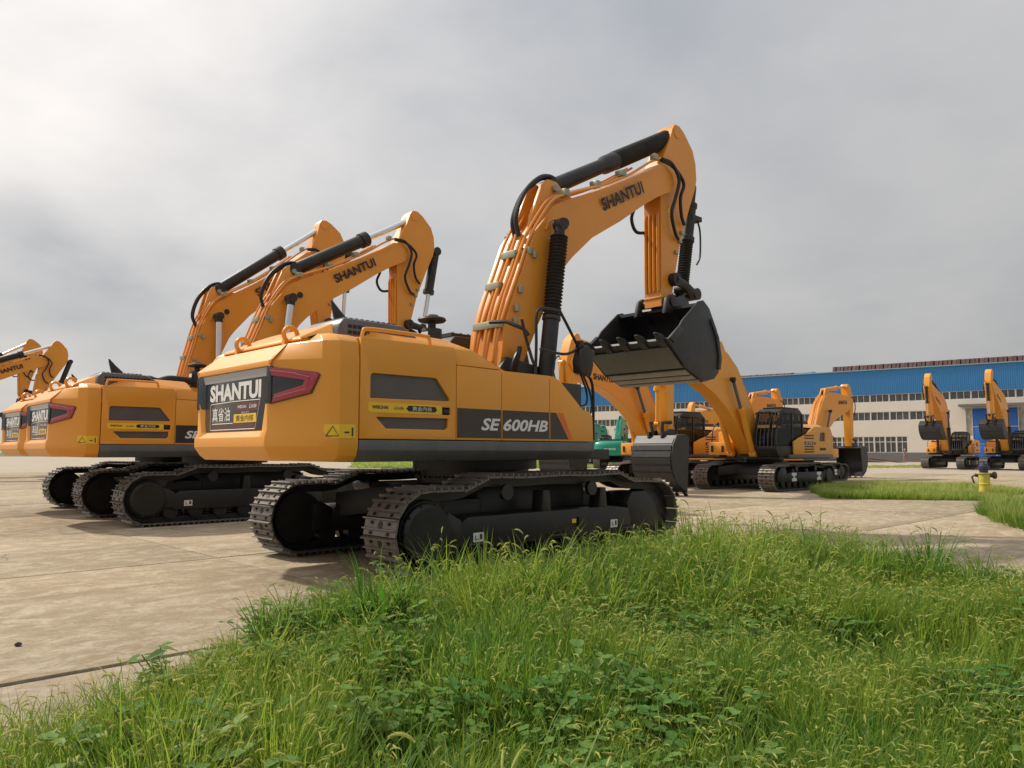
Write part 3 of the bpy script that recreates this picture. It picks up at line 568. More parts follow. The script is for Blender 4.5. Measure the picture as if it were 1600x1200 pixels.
    for i, y in enumerate(np.linspace(-.82, .82, 5)):
        dx, dz = -.80, .60
        g = G(); base = (3.70, 3.36)
        g.loft([[(base[0] + .22, y + sx * .07, base[1] - .16 + sz) for sx, sz in ((-1, -.035), (1, -.035), (1, .045), (-1, .045))], [(base[0] - .10, y + sx * .07, base[1] + .06 + sz) for sx, sz in ((-1, -.05), (1, -.05), (1, .07), (-1, .07))], [(base[0] - .15, y + sx * .062, base[1] + .095 + sz) for sx, sz in ((-1, -.04), (1, -.04), (1, .05), (-1, .05))], [(base[0] - .25, y + sx * .045, base[1] + .15 + sz) for sx, sz in ((-1, -.012), (1, -.012), (1, .016), (-1, .016))]])
        g.build('bucket_tooth', 'bucket', bu, .008)
    # --- right front hand rail with mirror
    if guarded:
        y = -1.08
        for pp in ([(.19, y, 2.45), (.21, y, 2.95), (.215, y, 3.38), (.28, y, 3.49), (.42, y, 3.52), (.68, y, 3.52), (.76, y, 3.46), (1.16, y, 2.97)], [(.19, y, 2.68), (.14, y, 2.72), (.0, y, 3.05), (-.08, y, 3.30)], [(.29, y, 2.91), (.74, y, 2.88), (.96, y, 2.92), (1.14, y, 3.02)], [(1.22, y, 2.64), (1.44, y, 2.46), (1.45, y, 1.62)]):
            g = G(); g.tube(curve(pp, 4), .022, 8); g.build('rail_tube', 'hose', T)
        g = G(); g.prism([(1.06, 2.62), (1.30, 2.58), (1.36, 2.75), (1.34, 2.98), (1.22, 3.05), (1.10, 2.98), (1.04, 2.80)], y - .10, y + .06); g.tube([(1.3, y, 2.9), (1.52, y + .05, 2.98)], .05, 8); g.box((1.10, y - .05, 2.98), (1.2, y + .05, 3.12)); g.build('side_mirror', 'black', T, .02)
        for k, pp in enumerate(([(1.16, y, 2.62), (1.30, y, 2.35), (1.28, y, 2.16), (1.05, y + .02, 2.12)], [(1.24, y + .02, 2.62), (1.42, y + .02, 2.3), (1.40, y, 2.05), (1.2, y, 1.95)])):
            g = G(); g.tube(curve(pp, 6), .016, 6); g.build('cable', 'hose', T)
        g = G(); g.tube([(-.08, -by - .03, 3.34), (-.02, -.7, 3.32), (.08, -.95, 3.2), (.14, -1.0, 3.1)], .03, 8); 
        for k in range(3): g.tube(curve([(.20 + k * .05, -.5, 2.46), (.22 + k * .04, -.62, 2.8), (.42 - .02 * k, -.55, 3.0), (.45, -.42, 2.7)], 5), .022, 6)
        g.build('hydraulic_hose', 'hose', T)
    return T
def pose_boom(T, ang, piv=(.40, 0, 2.5)):
    """swing the whole front attachment about the boom foot"""
    m = Matrix.Translation(piv) @ Matrix.Rotation(-R(ang), 4, 'Y') @ Matrix.Translation([-c_ for c_ in piv])
    for ch in T.children:
        if ch.name.split('.')[0] in ('boom', 'arm', 'bucket', 'boom_cylinder', 'arm_cylinder', 'bucket_cylinder', 'bucket_link'): ch.matrix_basis = m @ ch.matrix_basis

# ------------------------------------------------------------------ medium excavators of the facing rows
def rot2(p, a, piv=(0, 0), to=(0, 0)):
    c_, s_ = math.cos(R(a)), math.sin(R(a)); x, z = p[0] - piv[0], p[1] - piv[1]; return (x * c_ - z * s_ + to[0], x * s_ + z * c_ + to[1])
def medium_excavator(label, loc, rz, group, paint='paint', single=False, boom_a=0.0, arm_a=0.0, buck_a=0.0, scale=1.0, cyl='paint'):
    T = thing('excavator', label, 'excavator', loc, rz, group); T.scale = (scale,) * 3
    fo = undercarriage(T, PB, single)
    for sg in (-1, 1):
        for x in (.85, -1.2):
            yo = sg * (PB['W'] / 2 - .056)
            q = G()
            for z in (.35, .55): q.box((x - .18, yo - .004, z), (x + .18, yo + .004, z + .11))
            q.box((x - .06, yo - .004, .46), (x + .06, yo + .004, .55)); q.build('frame_mark', 'white', fo)
    g = G(); g.lathe((0, 0, .9), (0, 0, 1.2), [(0, .7), (1, .7)], 28); g.build('swing_bearing', 'under', T)
    g = G(); g.box((-2.7, -1.38, 1.16), (1.5, 1.38, 1.24)); g.box((-2.7, -1.3, 1.24), (.9, 1.3, 2.3)); g.prism([(.2, 1.24), (1.4, 1.24), (1.2, 1.9), (.2, 2.2)], -.42, .45); g.build('upper_frame', 'black', T)
    for sg in (-1, 1):
        g = G(); g.box((-2.7, sg * 1.46 - .06, 1.20), (1.0, sg * 1.46 + .06, 1.32)); g.build('skirt_beam', 'beam', T, .012)
    half = [(-2.62, 1.50), (-2.95, 1.42), (-3.2, 1.0), (-3.32, .4)]
    pl = half + [(x, -y) for x, y in reversed(half)]
    g = G(); g.loft([[(x * .985, y * .97, 1.18) for x, y in pl], [(x, y, 1.26) for x, y in pl], [(x, y, 2.05) for x, y in pl], [(x * .985, y * .98, 2.25) for x, y in pl], [(x * .96, y * .94, 2.38) for x, y in pl]]); cw = g.build('counterweight', paint, T, .02)
    g = G(); g.box((-3.345, -.6, 1.55), (-3.31, .6, 1.95)); g.build('rear_plate', paint if paint == 'green' else 'panel', cw); text(cw, 'SHANTUI', (-3.348, .52, 1.68), (0, -1, 0), (0, 0, 1), 1.04, .16, 'white', .04)
    for sg in (-1, 1):
        f = lambda u, v, w: (u, sg * (1.45 + w), v)
        po = [(.62, 1.325), (.62, 1.80), (.2, 1.95), (-.45, 2.10), (-.95, 2.34), (-1.15, 2.40), (-2.3, 2.40), (-2.60, 2.34), (-2.60, 1.325)] if sg > 0 else [(-.1, 1.325), (-.1, 2.38), (-2.3, 2.40), (-2.60, 2.34), (-2.60, 1.325)]
        win = [(-1.55, 1.84), (-2.05, 1.84), (-2.05, 2.14), (-2.0, 2.18), (-1.68, 2.18), (-1.62, 2.12)]
        sp_ = plate(po, [win], f, .05, 'side_panel', paint, T, .01)
        g = G(); g.box((-2.1, sg * 1.455 - .005, 1.8), (-1.5, sg * 1.455 + .005, 2.2)); g.build('air_grille', 'grille', sp_)
        g = G(); a, b = sorted((sg * 1.501, sg * 1.503)); g.box((-1.0, a, 1.70), (-.25, b, 1.82)); g.box((-2.1, a, 1.48), (-1.55, b, 1.58)); g.box((-1.2, a, 1.70), (-1.08, b, 1.80)); g.build('side_decal', 'ink', sp_)
        for z in (1.40, 1.50, 1.60, 1.92, 2.02): 
            g = G(); g.box((-1.05, a, z), (-.25, b, z + .05)); g.build('vent_slot', 'rust', sp_)
        text(sp_, 'SE 370', (-.92 if sg < 0 else -.33, sg * 1.505, 1.725), (-sg, 0, 0), (0, 0, 1), .56, .075, 'white', .02, .25)
    g = G(); g.loft([[(-2.55, -1.3, 2.36), (-2.55, 1.3, 2.36), (.0, 1.3, 2.36), (.0, -1.3, 2.36)], [(-2.4, -1.0, 2.52), (-2.4, 1.05, 2.52), (-.5, 1.05, 2.50), (-.5, -1.0, 2.50)]]); hd_ = g.build('engine_hood', paint, T, .02)
    g = G(); g.box((-2.1, -.7, 2.5), (-.75, .8, 2.66)); g.build('louvre_box', 'black', hd_, .03)
    g = G(); g.cyl((-1.0, -.8, 2.5), (-1.0, -.8, 2.95), .07, n=12); g.build('exhaust_pipe', 'black', hd_)
    # cab: lower shell, pillars and roof, seat and console seen through the panes
    g = G(); g.prism([(-.38, 1.25), (1.62, 1.25), (1.85, 1.55), (1.83, 1.64), (-.38, 1.64)], .52, 1.42); g.prism([(-.38, 2.84), (-.1, 3.02), (1.25, 3.02), (1.45, 2.92), (1.47, 2.85)], .52, 1.42)
    for y in (.52, 1.36):
        for x0, x1 in ((-.38, -.28), (.46, .54)): g.box((x0, y, 1.63), (x1, y + .06, 2.85))
        g.prism([(1.78, 1.63), (1.85, 1.63), (1.80, 2.1), (1.49, 2.86), (1.40, 2.86), (1.72, 2.1)], y, y + .06)
    g.box((-.38, .58, 1.64), (-.33, 1.36, 2.0)); cb_ = g.build('cab', 'black', T, .012)
    q = G(); q.box((.05, .75, 1.64), (.55, 1.2, 1.85)); q.box((.0, .75, 1.85), (.16, 1.2, 2.45)); q.box((.04, .85, 2.47), (.14, 1.1, 2.65)); q.build('cab_seat', 'seat', cb_, .04)
    q = G(); q.box((.3, .60, 1.64), (.8, .72, 2.02)); q.box((.3, 1.24, 1.64), (.8, 1.34, 2.02)); q.tube([(1.35, .85, 1.6), (1.28, .85, 2.1)], .02, 6); q.tube([(1.35, 1.08, 1.6), (1.28, 1.08, 2.1)], .02, 6); q.build('cab_console', 'ink', cb_)
    for yy in (.545, 1.395):
        q = G(); q.box((-.28, yy - .003, 1.66), (.46, yy + .003, 2.84)); q.build('cab_window', 'pane', cb_)
        q = G(); q.prism([(.54, 1.66), (1.80, 1.66), (1.76, 2.1), (1.44, 2.84), (.54, 2.84)], yy - .003, yy + .003); q.build('cab_window', 'pane', cb_)
    q = G(); q.box((-.37, .58, 2.0), (-.365, 1.36, 2.84)); q.build('cab_window', 'pane', cb_)
    q = G(); q.loft([[(x, y, z) for y in (.58, 1.36)] for x, z in ((1.835, 1.64), (1.79, 2.09), (1.475, 2.85))], cap=False, closed=False); q.build('windscreen', 'pane', cb_)
    q = G()
    for k in range(5): q.tube([(1.88, .66 + k * .155, 1.6), (1.835, .66 + k * .155, 2.08), (1.505, .66 + k * .155, 2.87)], .012, 5)
    q.build('window_guard', 'beam', cb_)
    q = G(); q.box((-.2, .6, 3.03), (1.2, 1.35, 3.09)); q.build('cab_roof', 'black', cb_, .02)
    q = G(); q.tube([(1.7, 1.44, 2.5), (1.95, 1.62, 2.62)], .014, 6); q.box((1.92, 1.56, 2.35), (1.96, 1.76, 2.65)); q.build('mirror', 'black', cb_)
    # right front box and tank
    g = G(); g.box((.0, -1.46, 1.30), (.95, -.55, 2.22)); g.build('fuel_tank', paint, T, .03)
    g = G(); g.box((.98, -1.42, 1.30), (1.75, -.62, 1.80)); tb = g.build('tool_box', paint, T, .03)
    for y in (-1.25, -.80):
        g = G(); g.box((1.75, y - .04, 1.42), (1.79, y + .04, 1.66)); g.build('box_handle', 'ink', tb)
    g = G(); g.tube(curve([(.3, -1.35, 2.2), (.3, -1.35, 2.6), (.5, -1.35, 2.75), (1.5, -1.3, 2.4), (1.7, -1.3, 1.8)], 5), .025, 6); g.build('hand_rail', 'black', T)
    # boom, arm, bucket posed about their pins
    F = (.9, 1.5); tb_ = lambda p: rot2(p, boom_a, (0, 0), F)
    bp = [(-.2, .1), (.04, .7), (.80, 2.0), (1.48, 2.96), (2.1, 3.48), (2.7, 3.66), (3.7, 3.66), (5.45, 3.55), (5.85, 3.45), (5.98, 3.2), (5.85, 2.98), (5.2, 2.66), (3.9, 2.30), (3.1, 1.98), (2.4, 1.55), (1.7, 1.0), (.55, -.15), (.2, -.25)]
    g = G(); g.prism([tb_(p) for p in bp], -.29, .29); bo = g.build('boom', paint, T, .02, 22)
    for sg in (-1, 1):
        a, b = (tb_((3.75, 3.02)), tb_((5.05, 3.08))) if sg < 0 else (tb_((3.38, 2.61)), tb_((4.68, 2.69)))
        if sg < 0: text(bo, 'SHANTUI', (a[0], -.294, a[1]), (b[0] - a[0], 0, b[1] - a[1]), (-(b[1] - a[1]), 0, b[0] - a[0]), 1.2, .24, 'ink', .045)
        else: text(bo, 'SHANTUI', (b[0], .294, b[1]), (a[0] - b[0], 0, a[1] - b[1]), ((a[1] - b[1]), 0, -(a[0] - b[0])) if False else (-(b[1] - a[1]), 0, b[0] - a[0]), 1.2, .24, 'ink', .045)
    for y in (-.15, .09):
        g = G(); g.prism([tb_(p) for p in ((2.0, 3.25), (2.15, 3.7), (2.35, 3.95), (2.55, 3.92), (3.0, 3.6))], y, y + .06); g.build('cylinder_lug', paint, bo)
    for k, y in enumerate((-.2, -.1, .1, .2)):
        pts = [tb_(p) for p in ((-.04, .72), (.68, 2.08), (1.41, 3.04), (2.08, 3.53))] + ([tb_(p) for p in ((2.7, 3.71), (3.7, 3.71), (5.4, 3.61))] if k % 2 else [])
        g = G(); g.tube([(p[0], y, p[1]) for p in pts], .028, 6); g.build('hydraulic_pipe', 'hosepipe' if paint != 'green' else 'green', bo)
    for y in (-.05, .05):
        g = G(); g.tube(curve([(*[tb_((2.3, 3.35))[0]], y, tb_((2.3, 3.35))[1]), (tb_((2.35, 3.75))[0], y, tb_((2.35, 3.75))[1]), (tb_((2.7, 3.92))[0], y, tb_((2.7, 3.92))[1]), (tb_((3.1, 3.7))[0], y, tb_((3.1, 3.7))[1])], 5), .03, 6); g.build('hydraulic_hose', 'hose', bo)
    J = tb_((5.72, 3.2)); ta = lambda p: rot2(p, arm_a, (0, 0), J)
    a_, b_ = tb_((2.42, 3.84)), ta((-.28, 1.02))
    cylinder_part(T, 'arm_cylinder', (a_[0], 0, a_[1]), (b_[0], 0, b_[1]), .12, .6, .07, cyl, cyl if paint != 'green' else 'chrome')
    for sg in (-1, 1):
        b_ = tb_((2.15, 2.55)); cylinder_part(T, 'boom_cylinder', (1.75, sg * .46, 1.35), (b_[0], sg * .46, b_[1]), .11, .62, .06, cyl, 'beam')
    ap = [(-.44, 1.0), (-.36, 1.16), (-.18, 1.18), (.10, .9), (.32, .3), (.38, -.1), (.30, -.9), (.20, -2.72), (.05, -2.82), (-.12, -2.72), (-.20, -1.2), (-.26, -.1)]
    g = G(); g.prism([ta(p) for p in ap], -.22, .22); ar = g.build('arm', paint, T, .02, 22)
    g = G(); p_ = ta((0, 0)); g.cyl((p_[0], -.30, p_[1]), (p_[0], .30, p_[1]), .12, n=14); g.build('arm_pin', paint, ar); p_ = ta((-.28, 1.02)); g = G(); g.cyl((p_[0], -.2, p_[1]), (p_[0], .2, p_[1]), .10, n=14); g.build('arm_pin', 'ink', ar)
    for t_, z in (('7', -.55), ('7', -.75)):
        p_ = ta((.0, z)); text(ar, t_, (p_[0] + .05, .224, p_[1]), (-1, 0, 0), (0, 0, 1), .1, .13, 'label', .02)
    for pp in ([(.0, .36), (.45, .25), (.62, -.2), (.50, -.6), (.38, -.8)], [(-.1, .3), (-.45, .0), (-.5, -.35), (-.25, -.5)]):
        g = G(); g.tube(curve([(ta(p)[0], -.23, ta(p)[1]) for p in pp], 5), .03, 6); g.build('hydraulic_hose', 'hose', ar)
    a_, b_ = ta((.42, .05)), ta((.50, -2.35)); cylinder_part(T, 'bucket_cylinder', (a_[0], 0, a_[1]), (b_[0], 0, b_[1]), .10, .55, .055, cyl, 'chrome' if cyl == 'black' else cyl)
    K = ta((.03, -2.72)); tk = lambda p: rot2(p, buck_a + arm_a, (0, 0), K)
    g = G()
    for y in (-.24, .24): g.tube([(*[ta((.05, -2.3))[0]], y, ta((.05, -2.3))[1]), (ta((.52, -2.32))[0], y, ta((.52, -2.32))[1]), (tk((.45, .0))[0], y * .7, tk((.45, .0))[1])], .06, 8)
    g.build('bucket_link', 'black', T)
    sh = [(-.18, -.1), (.0, .02), (.52, -.02), (.74, -.32), (.84, -.75), (.76, -1.2), (.5, -1.58), (-.02, -1.86)]
    inn = [(-.15, -.16), (.02, -.05), (.48, -.08), (.67, -.35), (.77, -.75), (.70, -1.16), (.46, -1.51), (-.03, -1.79)]
    g = G(); k = len(sh); W_ = .78; P = []
    for L_ in (sh, inn):
        for y in (-W_, W_): P += [(tk(p)[0], y, tk(p)[1]) for p in L_]
    Fc = []
    for i in range(k - 1): Fc += [(i, i + 1, k + i + 1, k + i), (2 * k + i, 3 * k + i, 3 * k + i + 1, 2 * k + i + 1), (i, 2 * k + i, 2 * k + i + 1, i + 1), (k + i, k + i + 1, 3 * k + i + 1, 3 * k + i)]
    Fc += [(0, k, 3 * k, 2 * k), (k - 1, 3 * k - 1, 4 * k - 1, 2 * k - 1)]; g.add(P, Fc); bu = g.build('bucket', 'bucket', T, 0, 40)
    for sg in (-1, 1):
        g = G(); g.prism([tk(p) for p in sh[1:] + [(-.08, -1.2), (-.15, -.5), (-.18, -.1)]], sg * W_ - .02, sg * W_ + .02); g.build('bucket_side', 'bucket', bu)
        g = G(); g.prism([tk(p) for p in ((-.16, -.1), (-.1, .18), (.12, .2), (.35, .12), (.6, .1), (.62, -.1))], sg * .26 - .03, sg * .26 + .03); g.build('bucket_ear', 'bucket', bu)
    for i in range(6):
        t0 = .80 - i * .20; g = G(); z0, z1 = -.12 - i * .22, -.12 - i * .22 - .15
        def prof(z): return np.interp(-z, [.02, .32, .75, 1.2, 1.58, 1.86], [.52, .74, .84, .76, .5, -.02])
        g.prism([tk((prof(z0) + .002, z0)), tk((prof(z1) + .002, z1)), tk((prof(z1) + .024, z1 - .004)), tk((prof(z0) + .024, z0 - .004))], -W_ + .03, W_ - .03); g.build('wear_strip', 'bucket', bu)
    for y in np.linspace(-.68, .68, 5):
        g = G(); g.loft([[(tk((.12, -1.70))[0] + sx, y + sy, tk((.12, -1.72))[1]) for sx, sy in ((-.04, -.06), (.04, -.06), (.04, .06), (-.04, .06))], [(tk((-.12, -1.96))[0] + sx, y + sy, tk((-.12, -1.96))[1]) for sx, sy in ((-.04, -.055), (.04, -.055), (.04, .055), (-.04, .055))], [(tk((-.30, -2.05))[0] + sx, y + sy, tk((-.22, -2.16))[1]) for sx, sy in ((-.012, -.04), (.012, -.04), (.012, .04), (-.012, .04))]]); g.build('bucket_tooth', 'bucket', bu)
    return T
# ------------------------------------------------------------------ the yard frame: f runs with the parked machines, l to their left
HD = R(46.151); FW = np.array([math.sin(HD), math.cos(HD)]); LF = np.array([-math.cos(HD), math.sin(HD)])
yard = lambda f, l: FW * f + LF * l
RZ = PI / 2 - HD

# ---- ground
def ground_mat(name, tones, scale, rough=.9, slab=False, streak=True):
    m = bpy.data.materials.new(name); m.use_nodes = True; t = m.node_tree; b = t.nodes['Principled BSDF']; L = t.links.new
    g = t.nodes.new('ShaderNodeNewGeometry'); mp = t.nodes.new('ShaderNodeMapping'); mp.inputs['Rotation'].default_value = (0, 0, -RZ); L(g.outputs['Position'], mp.inputs[0])
    def nz(sc_, det=6, ro=.55, stretch=(1, 1, 1), dist=0):
        q = t.nodes.new('ShaderNodeMapping'); q.inputs['Scale'].default_value = stretch; L(mp.outputs[0], q.inputs[0])
        n = t.nodes.new('ShaderNodeTexNoise'); n.inputs['Scale'].default_value = sc_; n.inputs['Detail'].default_value = det; n.inputs['Roughness'].default_value = ro; n.inputs['Distortion'].default_value = dist; L(q.outputs[0], n.inputs['Vector']); return n.outputs[0]
    def rng_(v, a, b_, c_=0., d=1.):
        r = t.nodes.new('ShaderNodeMapRange'); r.inputs[1].default_value = a; r.inputs[2].default_value = b_; r.inputs[3].default_value = c_; r.inputs[4].default_value = d; L(v, r.inputs[0]); return r.outputs[0]
    def mx(f, a, b_):
        n = t.nodes.new('ShaderNodeMix'); n.data_type = 'RGBA'
        for i, v in ((0, f), (6, a), (7, b_)):
            if isinstance(v, (tuple, list)): n.inputs[i].default_value = (*v, 1)
            elif isinstance(v, (int, float)): n.inputs[i].default_value = v
            else: L(v, n.inputs[i])
        return n.outputs[2]
    n1 = nz(.35 * scale, 8, .6); n2 = nz(2.6 * scale, 12, .74, (.85, 1.15, 1), .6); n3 = nz(22 * scale, 8, .7); n4 = nz(.18 * scale, 6, .65, (.8, 1.2, 1), 1.2)
    col = mx(rng_(n1, .33, .67), tones[0], tones[1])
    col = mx(rng_(n2, .47, .60, 0, .75), col, tones[2])                 # pale scuffs drawn out along the traffic
    col = mx(rng_(n4, .56, .76, 0, .45), col, tones[3])                 # earthy stains
    col = mx(rng_(n3, .48, .70, 0, .5), col, tones[4])                  # grit
    n9 = nz(1.3, 3, .55, (.05, 1.5, 1), .3); col = mx(rng_(n9, .56, .64, 0, .30), col, tones[4])     # tyre and track marks
    vo = t.nodes.new('ShaderNodeTexVoronoi'); vo.inputs['Scale'].default_value = 7.5; L(mp.outputs[0], vo.inputs['Vector']); sp_ = rng_(vo.outputs['Distance'], .035, .06, .6, 0.)
    col = mx(sp_, col, tones[4])
    if slab:
        q = t.nodes.new('ShaderNodeTexNoise'); q.inputs['Scale'].default_value = 1.3; q.inputs['Detail'].default_value = 6; L(mp.outputs[0], q.inputs['Vector'])
        va = t.nodes.new('ShaderNodeMix'); va.data_type = 'RGBA'; va.blend_type = 'ADD'; va.inputs[0].default_value = .55; L(mp.outputs[0], va.inputs[6]); L(q.outputs['Color'], va.inputs[7])
        ve = t.nodes.new('ShaderNodeTexVoronoi'); ve.feature = 'DISTANCE_TO_EDGE'; ve.inputs['Scale'].default_value = .32; L(va.outputs[2], ve.inputs['Vector'])
        n6 = nz(.22, 3, .5); cr = t.nodes.new('ShaderNodeMath'); cr.operation = 'MULTIPLY'; L(rng_(ve.outputs['Distance'], .0015, .004, .85, 0.), cr.inputs[0]); L(rng_(n6, .5, .56), cr.inputs[1])
        col = mx(cr.outputs[0], col, (.07, .055, .04))
        n7 = nz(70, 4, .8); n8 = nz(9, 9, .8, (.7, 1.4, 1)); col = mx(rng_(n7, .55, .75, 0, .4), col, tones[4]); col = mx(rng_(n8, .52, .66, 0, .5), col, tones[2]); n5 = nz(4.5, 9, .8, (.85, 1.2, 1), .3); col = mx(rng_(n5, .55, .68, 0, .45), col, tones[0])
        oi = t.nodes.new('ShaderNodeObjectInfo'); hv = t.nodes.new('ShaderNodeHueSaturation'); L(rng_(oi.outputs['Random'], 0, 1, .88, 1.08), hv.inputs['Value']); L(col, hv.inputs['Color']); col = hv.outputs[0]
    L(col, b.inputs['Base Color']); b.inputs['Roughness'].default_value = rough; b.inputs['Specular IOR Level'].default_value = .25
    bp = t.nodes.new('ShaderNodeBump'); bp.inputs['Strength'].default_value = .55; bp.inputs['Distance'].default_value = .012
    ad = t.nodes.new('ShaderNodeMath'); ad.operation = 'ADD'; L(n3, ad.inputs[0]); L(n2, ad.inputs[1]); L(ad.outputs[0], bp.inputs['Height']); L(bp.outputs[0], b.inputs['Normal'])
    return m
M['concrete'] = ground_mat('concrete', [(.29, .228, .145), (.375, .302, .203), (.52, .445, .33), (.34, .22, .12), (.18, .135, .09)], 1.15, slab=True)
M['dirt'] = ground_mat('bare_earth', [(.30, .24, .165), (.38, .31, .22), (.44, .37, .28), (.30, .20, .11), (.18, .14, .10)], 1.6)
M['far'] = ground_mat('far_ground', [(.36, .31, .24), (.42, .36, .28), (.46, .40, .32), (.34, .25, .16), (.28, .23, .17)], .3)
M['soil'] = mat('dark_soil', (.05, .042, .025), .95, var=.4, nscale=6, bump=.6, bscale=12)
M['field'] = mat('far_field', (.10, .15, .05), .95, var=.3, nscale=.05)
def sheet(name, pts, z, m, kind='structure'):
    g = G(); g.add([(x, y, z) for x, y in pts], [tuple(range(len(pts)))]); o = link(name, g.mesh(name, m)); o['kind'] = kind; return o
sheet('ground', [(-3000, -300), (3000, -300), (3000, 4500), (-3000, 4500)], -.06, 'far')
sheet('bare_ground', [tuple(yard(f, l)) for f, l in ((-8, -14), (9.48, -14), (9.48, 5.78), (-8, 5.78))], -.022, 'dirt')
yd = bpy.data.objects.new('concrete_yard', None); sc.collection.objects.link(yd); yd['kind'] = 'structure'; yd.rotation_euler = (0, 0, RZ)
SX, SY = 5.0, 4.7
g = G(); g.box((.011, .011, -.12), (SX - .011, SY - .011, 0)); slab_me = g.mesh('concrete_slab', 'concrete', .008)
for i in range(-5, 13):
    for j in range(-6, 13):
        f0, l0 = 9.5 + (i - 2) * SX, 5.8 + j * SY
        if f0 < 9.4 and j < 0: continue
        c_ = yard(f0 + SX / 2, l0 + SY / 2)
        if c_[1] < 1 or c_[1] > 52 or abs(c_[0]) > c_[1] * .72 + 5: continue
        o = link('concrete_slab', slab_me, yd); o.location = (f0, l0, random.uniform(-.006, .0)); o.rotation_euler = (R(random.uniform(-.05, .05)), R(random.uniform(-.05, .05)), 0)
sheet('far_field', [(-900, 240), (-30, 215), (-30, 700), (-900, 900)], -.05, 'field')

# ---- loose stones on the concrete
def stone(x, y, s, lab):
    g = G(); bm = bmesh.new(); bmesh.ops.create_icosphere(bm, subdivisions=2, radius=s)
    for v in bm.verts: v.co *= 1 + random.uniform(-.22, .22); v.co.z *= .7
    me = bpy.data.meshes.new('stone'); bm.to_mesh(me); bm.free(); me.materials.append(M['stone']); o = link('stone', me); o.location = (x, y, s * .45); tag(o, lab, 'stone', 'loose stones on the concrete')
stone(-3.70, 5.90, .024, 'dark fist sized stone lying on the pale concrete beside the slab edge')
stone(-1.75, 10.4, .03, 'small dark stone on the concrete left of the near excavator track')

# ------------------------------------------------------------------ factory hall
B0 = (51.3, 112.0); BRZ = math.atan2(-.6, .8)
H_ = thing('factory_building', 'long white factory hall with blue upper cladding and rows of windows', 'factory', (*B0, 0), BRZ)
U0, U1 = -60.0, 75.0
def wallbox(name, u0, u1, z0, z1, m, y0=0.0, y1=.4): g = G(); g.box((u0, y0, z0), (u1, y1, z1)); return g.build(name, m, H_)
wallbox('plinth', U0, U1, -.1, 1.26, 'greywall', -.06)
wallbox('wall', U0, U1, 3.55, 5.85, 'whitewall'); wallbox('wall', U0, U1, 7.1, 8.5, 'whitewall')
wallbox('wall', 6.9, 12.9, 1.26, 3.55, 'whitewall'); wallbox('wall', 19.6, U1, 1.26, 3.55, 'whitewall'); wallbox('wall', 11.6, U1, 5.85, 7.1, 'whitewall')
g = G(); zt = 13.15; n = 540
for i in range(n):
    u = U0 + (U1 - U0) * i / n; w_ = (U1 - U0) / n
    g.prism([(u, -.05), (u + w_ * .3, -.05), (u + w_ * .4, -.12), (u + w_ * .7, -.12), (u + w_ * .8, -.05), (u + w_, -.05), (u + w_, .0), (u, .0)], 9.62, zt, ax='z')
g.box((U0, 0, 9.62), (U1, .4, zt)); g.build('blue_cladding', 'blueclad', H_)
wallbox('roof', U0 - .3, U1, zt, zt + .12, 'paleblue', -.3, 45); wallbox('back_wall', U0, U1, 0, zt, 'greywall', 44, 44.4); wallbox('inner_wall', U0, U1, .05, 9.5, 'seat', 2.2, 2.4)
wallbox('end_wall', U0 - .2, U0, 0, zt, 'whitewall', 0, 44)
def win_mesh(w, h, nv, trans):
    f = G(); t = .07
    f.box((0, .06, 0), (w, .16, t)); f.box((0, .06, h - t), (w, .16, h)); f.box((0, .06, t), (t, .16, h - t)); f.box((w - t, .06, t), (w, .16, h - t))
    for i in range(1, nv): f.box((w * i / nv - t / 2, .07, t), (w * i / nv + t / 2, .15, h - t))
    if trans: f.box((t, .065, h * trans - .05), (w - t, .155, h * trans + .05))
    p = G(); p.box((t * .5, .10, t * .5), (w - t * .5, .115, h - t * .5)); return f.mesh('window', 'winframe'), p.mesh('window_pane', 'winglass')
def win_row(u0, u1, step, w, z0, h, nv, trans=0, pier='whitewall'):
    fm, pm = win_mesh(w, h, nv, trans); u = u0
    g = G()
    while u + w <= u1:
        o = link('window', fm, H_); o.location = (u, 0, z0); q = link('window_pane', pm, o)
        g.box((u + w, 0, z0), (u + step, .4, z0 + h)); u += step
    if u < u1: g.box((u, 0, z0), (u1, .4, z0 + h))
    g.build('pier', pier, H_)
win_row(U0, U1, 2.54, 2.48, 8.5, 1.12, 3)
win_row(U0, 11.6, 2.54, 2.48, 5.85, 1.25, 3)
win_row(U0, 6.9, 1.46, 1.38, 1.26, 2.29, 2, .66)
# tall blue doors under a canopy
g = G(); g.box((12.9, 0, 1.26), (13.6, .4, 7.3)); g.box((18.9, 0, 1.26), (19.6, .4, 7.3)); g.build('door_jamb', 'whitewall', H_)
for k in range(2):
    for r_, (z0, z1) in enumerate(((0.02, 2.4), (2.46, 4.7), (4.76, 7.25))):
        g = G(); u = 13.62 + k * 2.64; g.box((u + .06, -.10, z0 + .05), (u + 2.58, -.04, z1 - .03)); g.build('door_leaf', 'door', H_, .01)
g = G()
for u in (13.60, 16.22, 18.84): g.box((u, -.14, 0), (u + .07, -.02, 7.3))
for z in (0.0, 2.40, 4.70, 7.22): g.box((13.60, -.13, z), (18.9, -.02, z + .06))
g.build('door_frame', 'winframe', H_)
g = G(); g.box((12.3, -2.2, 7.42), (24, 0, 7.62)); g.box((12.3, -2.25, 7.36), (24, -2.2, 7.7)); g.build('canopy', 'greywall', H_)
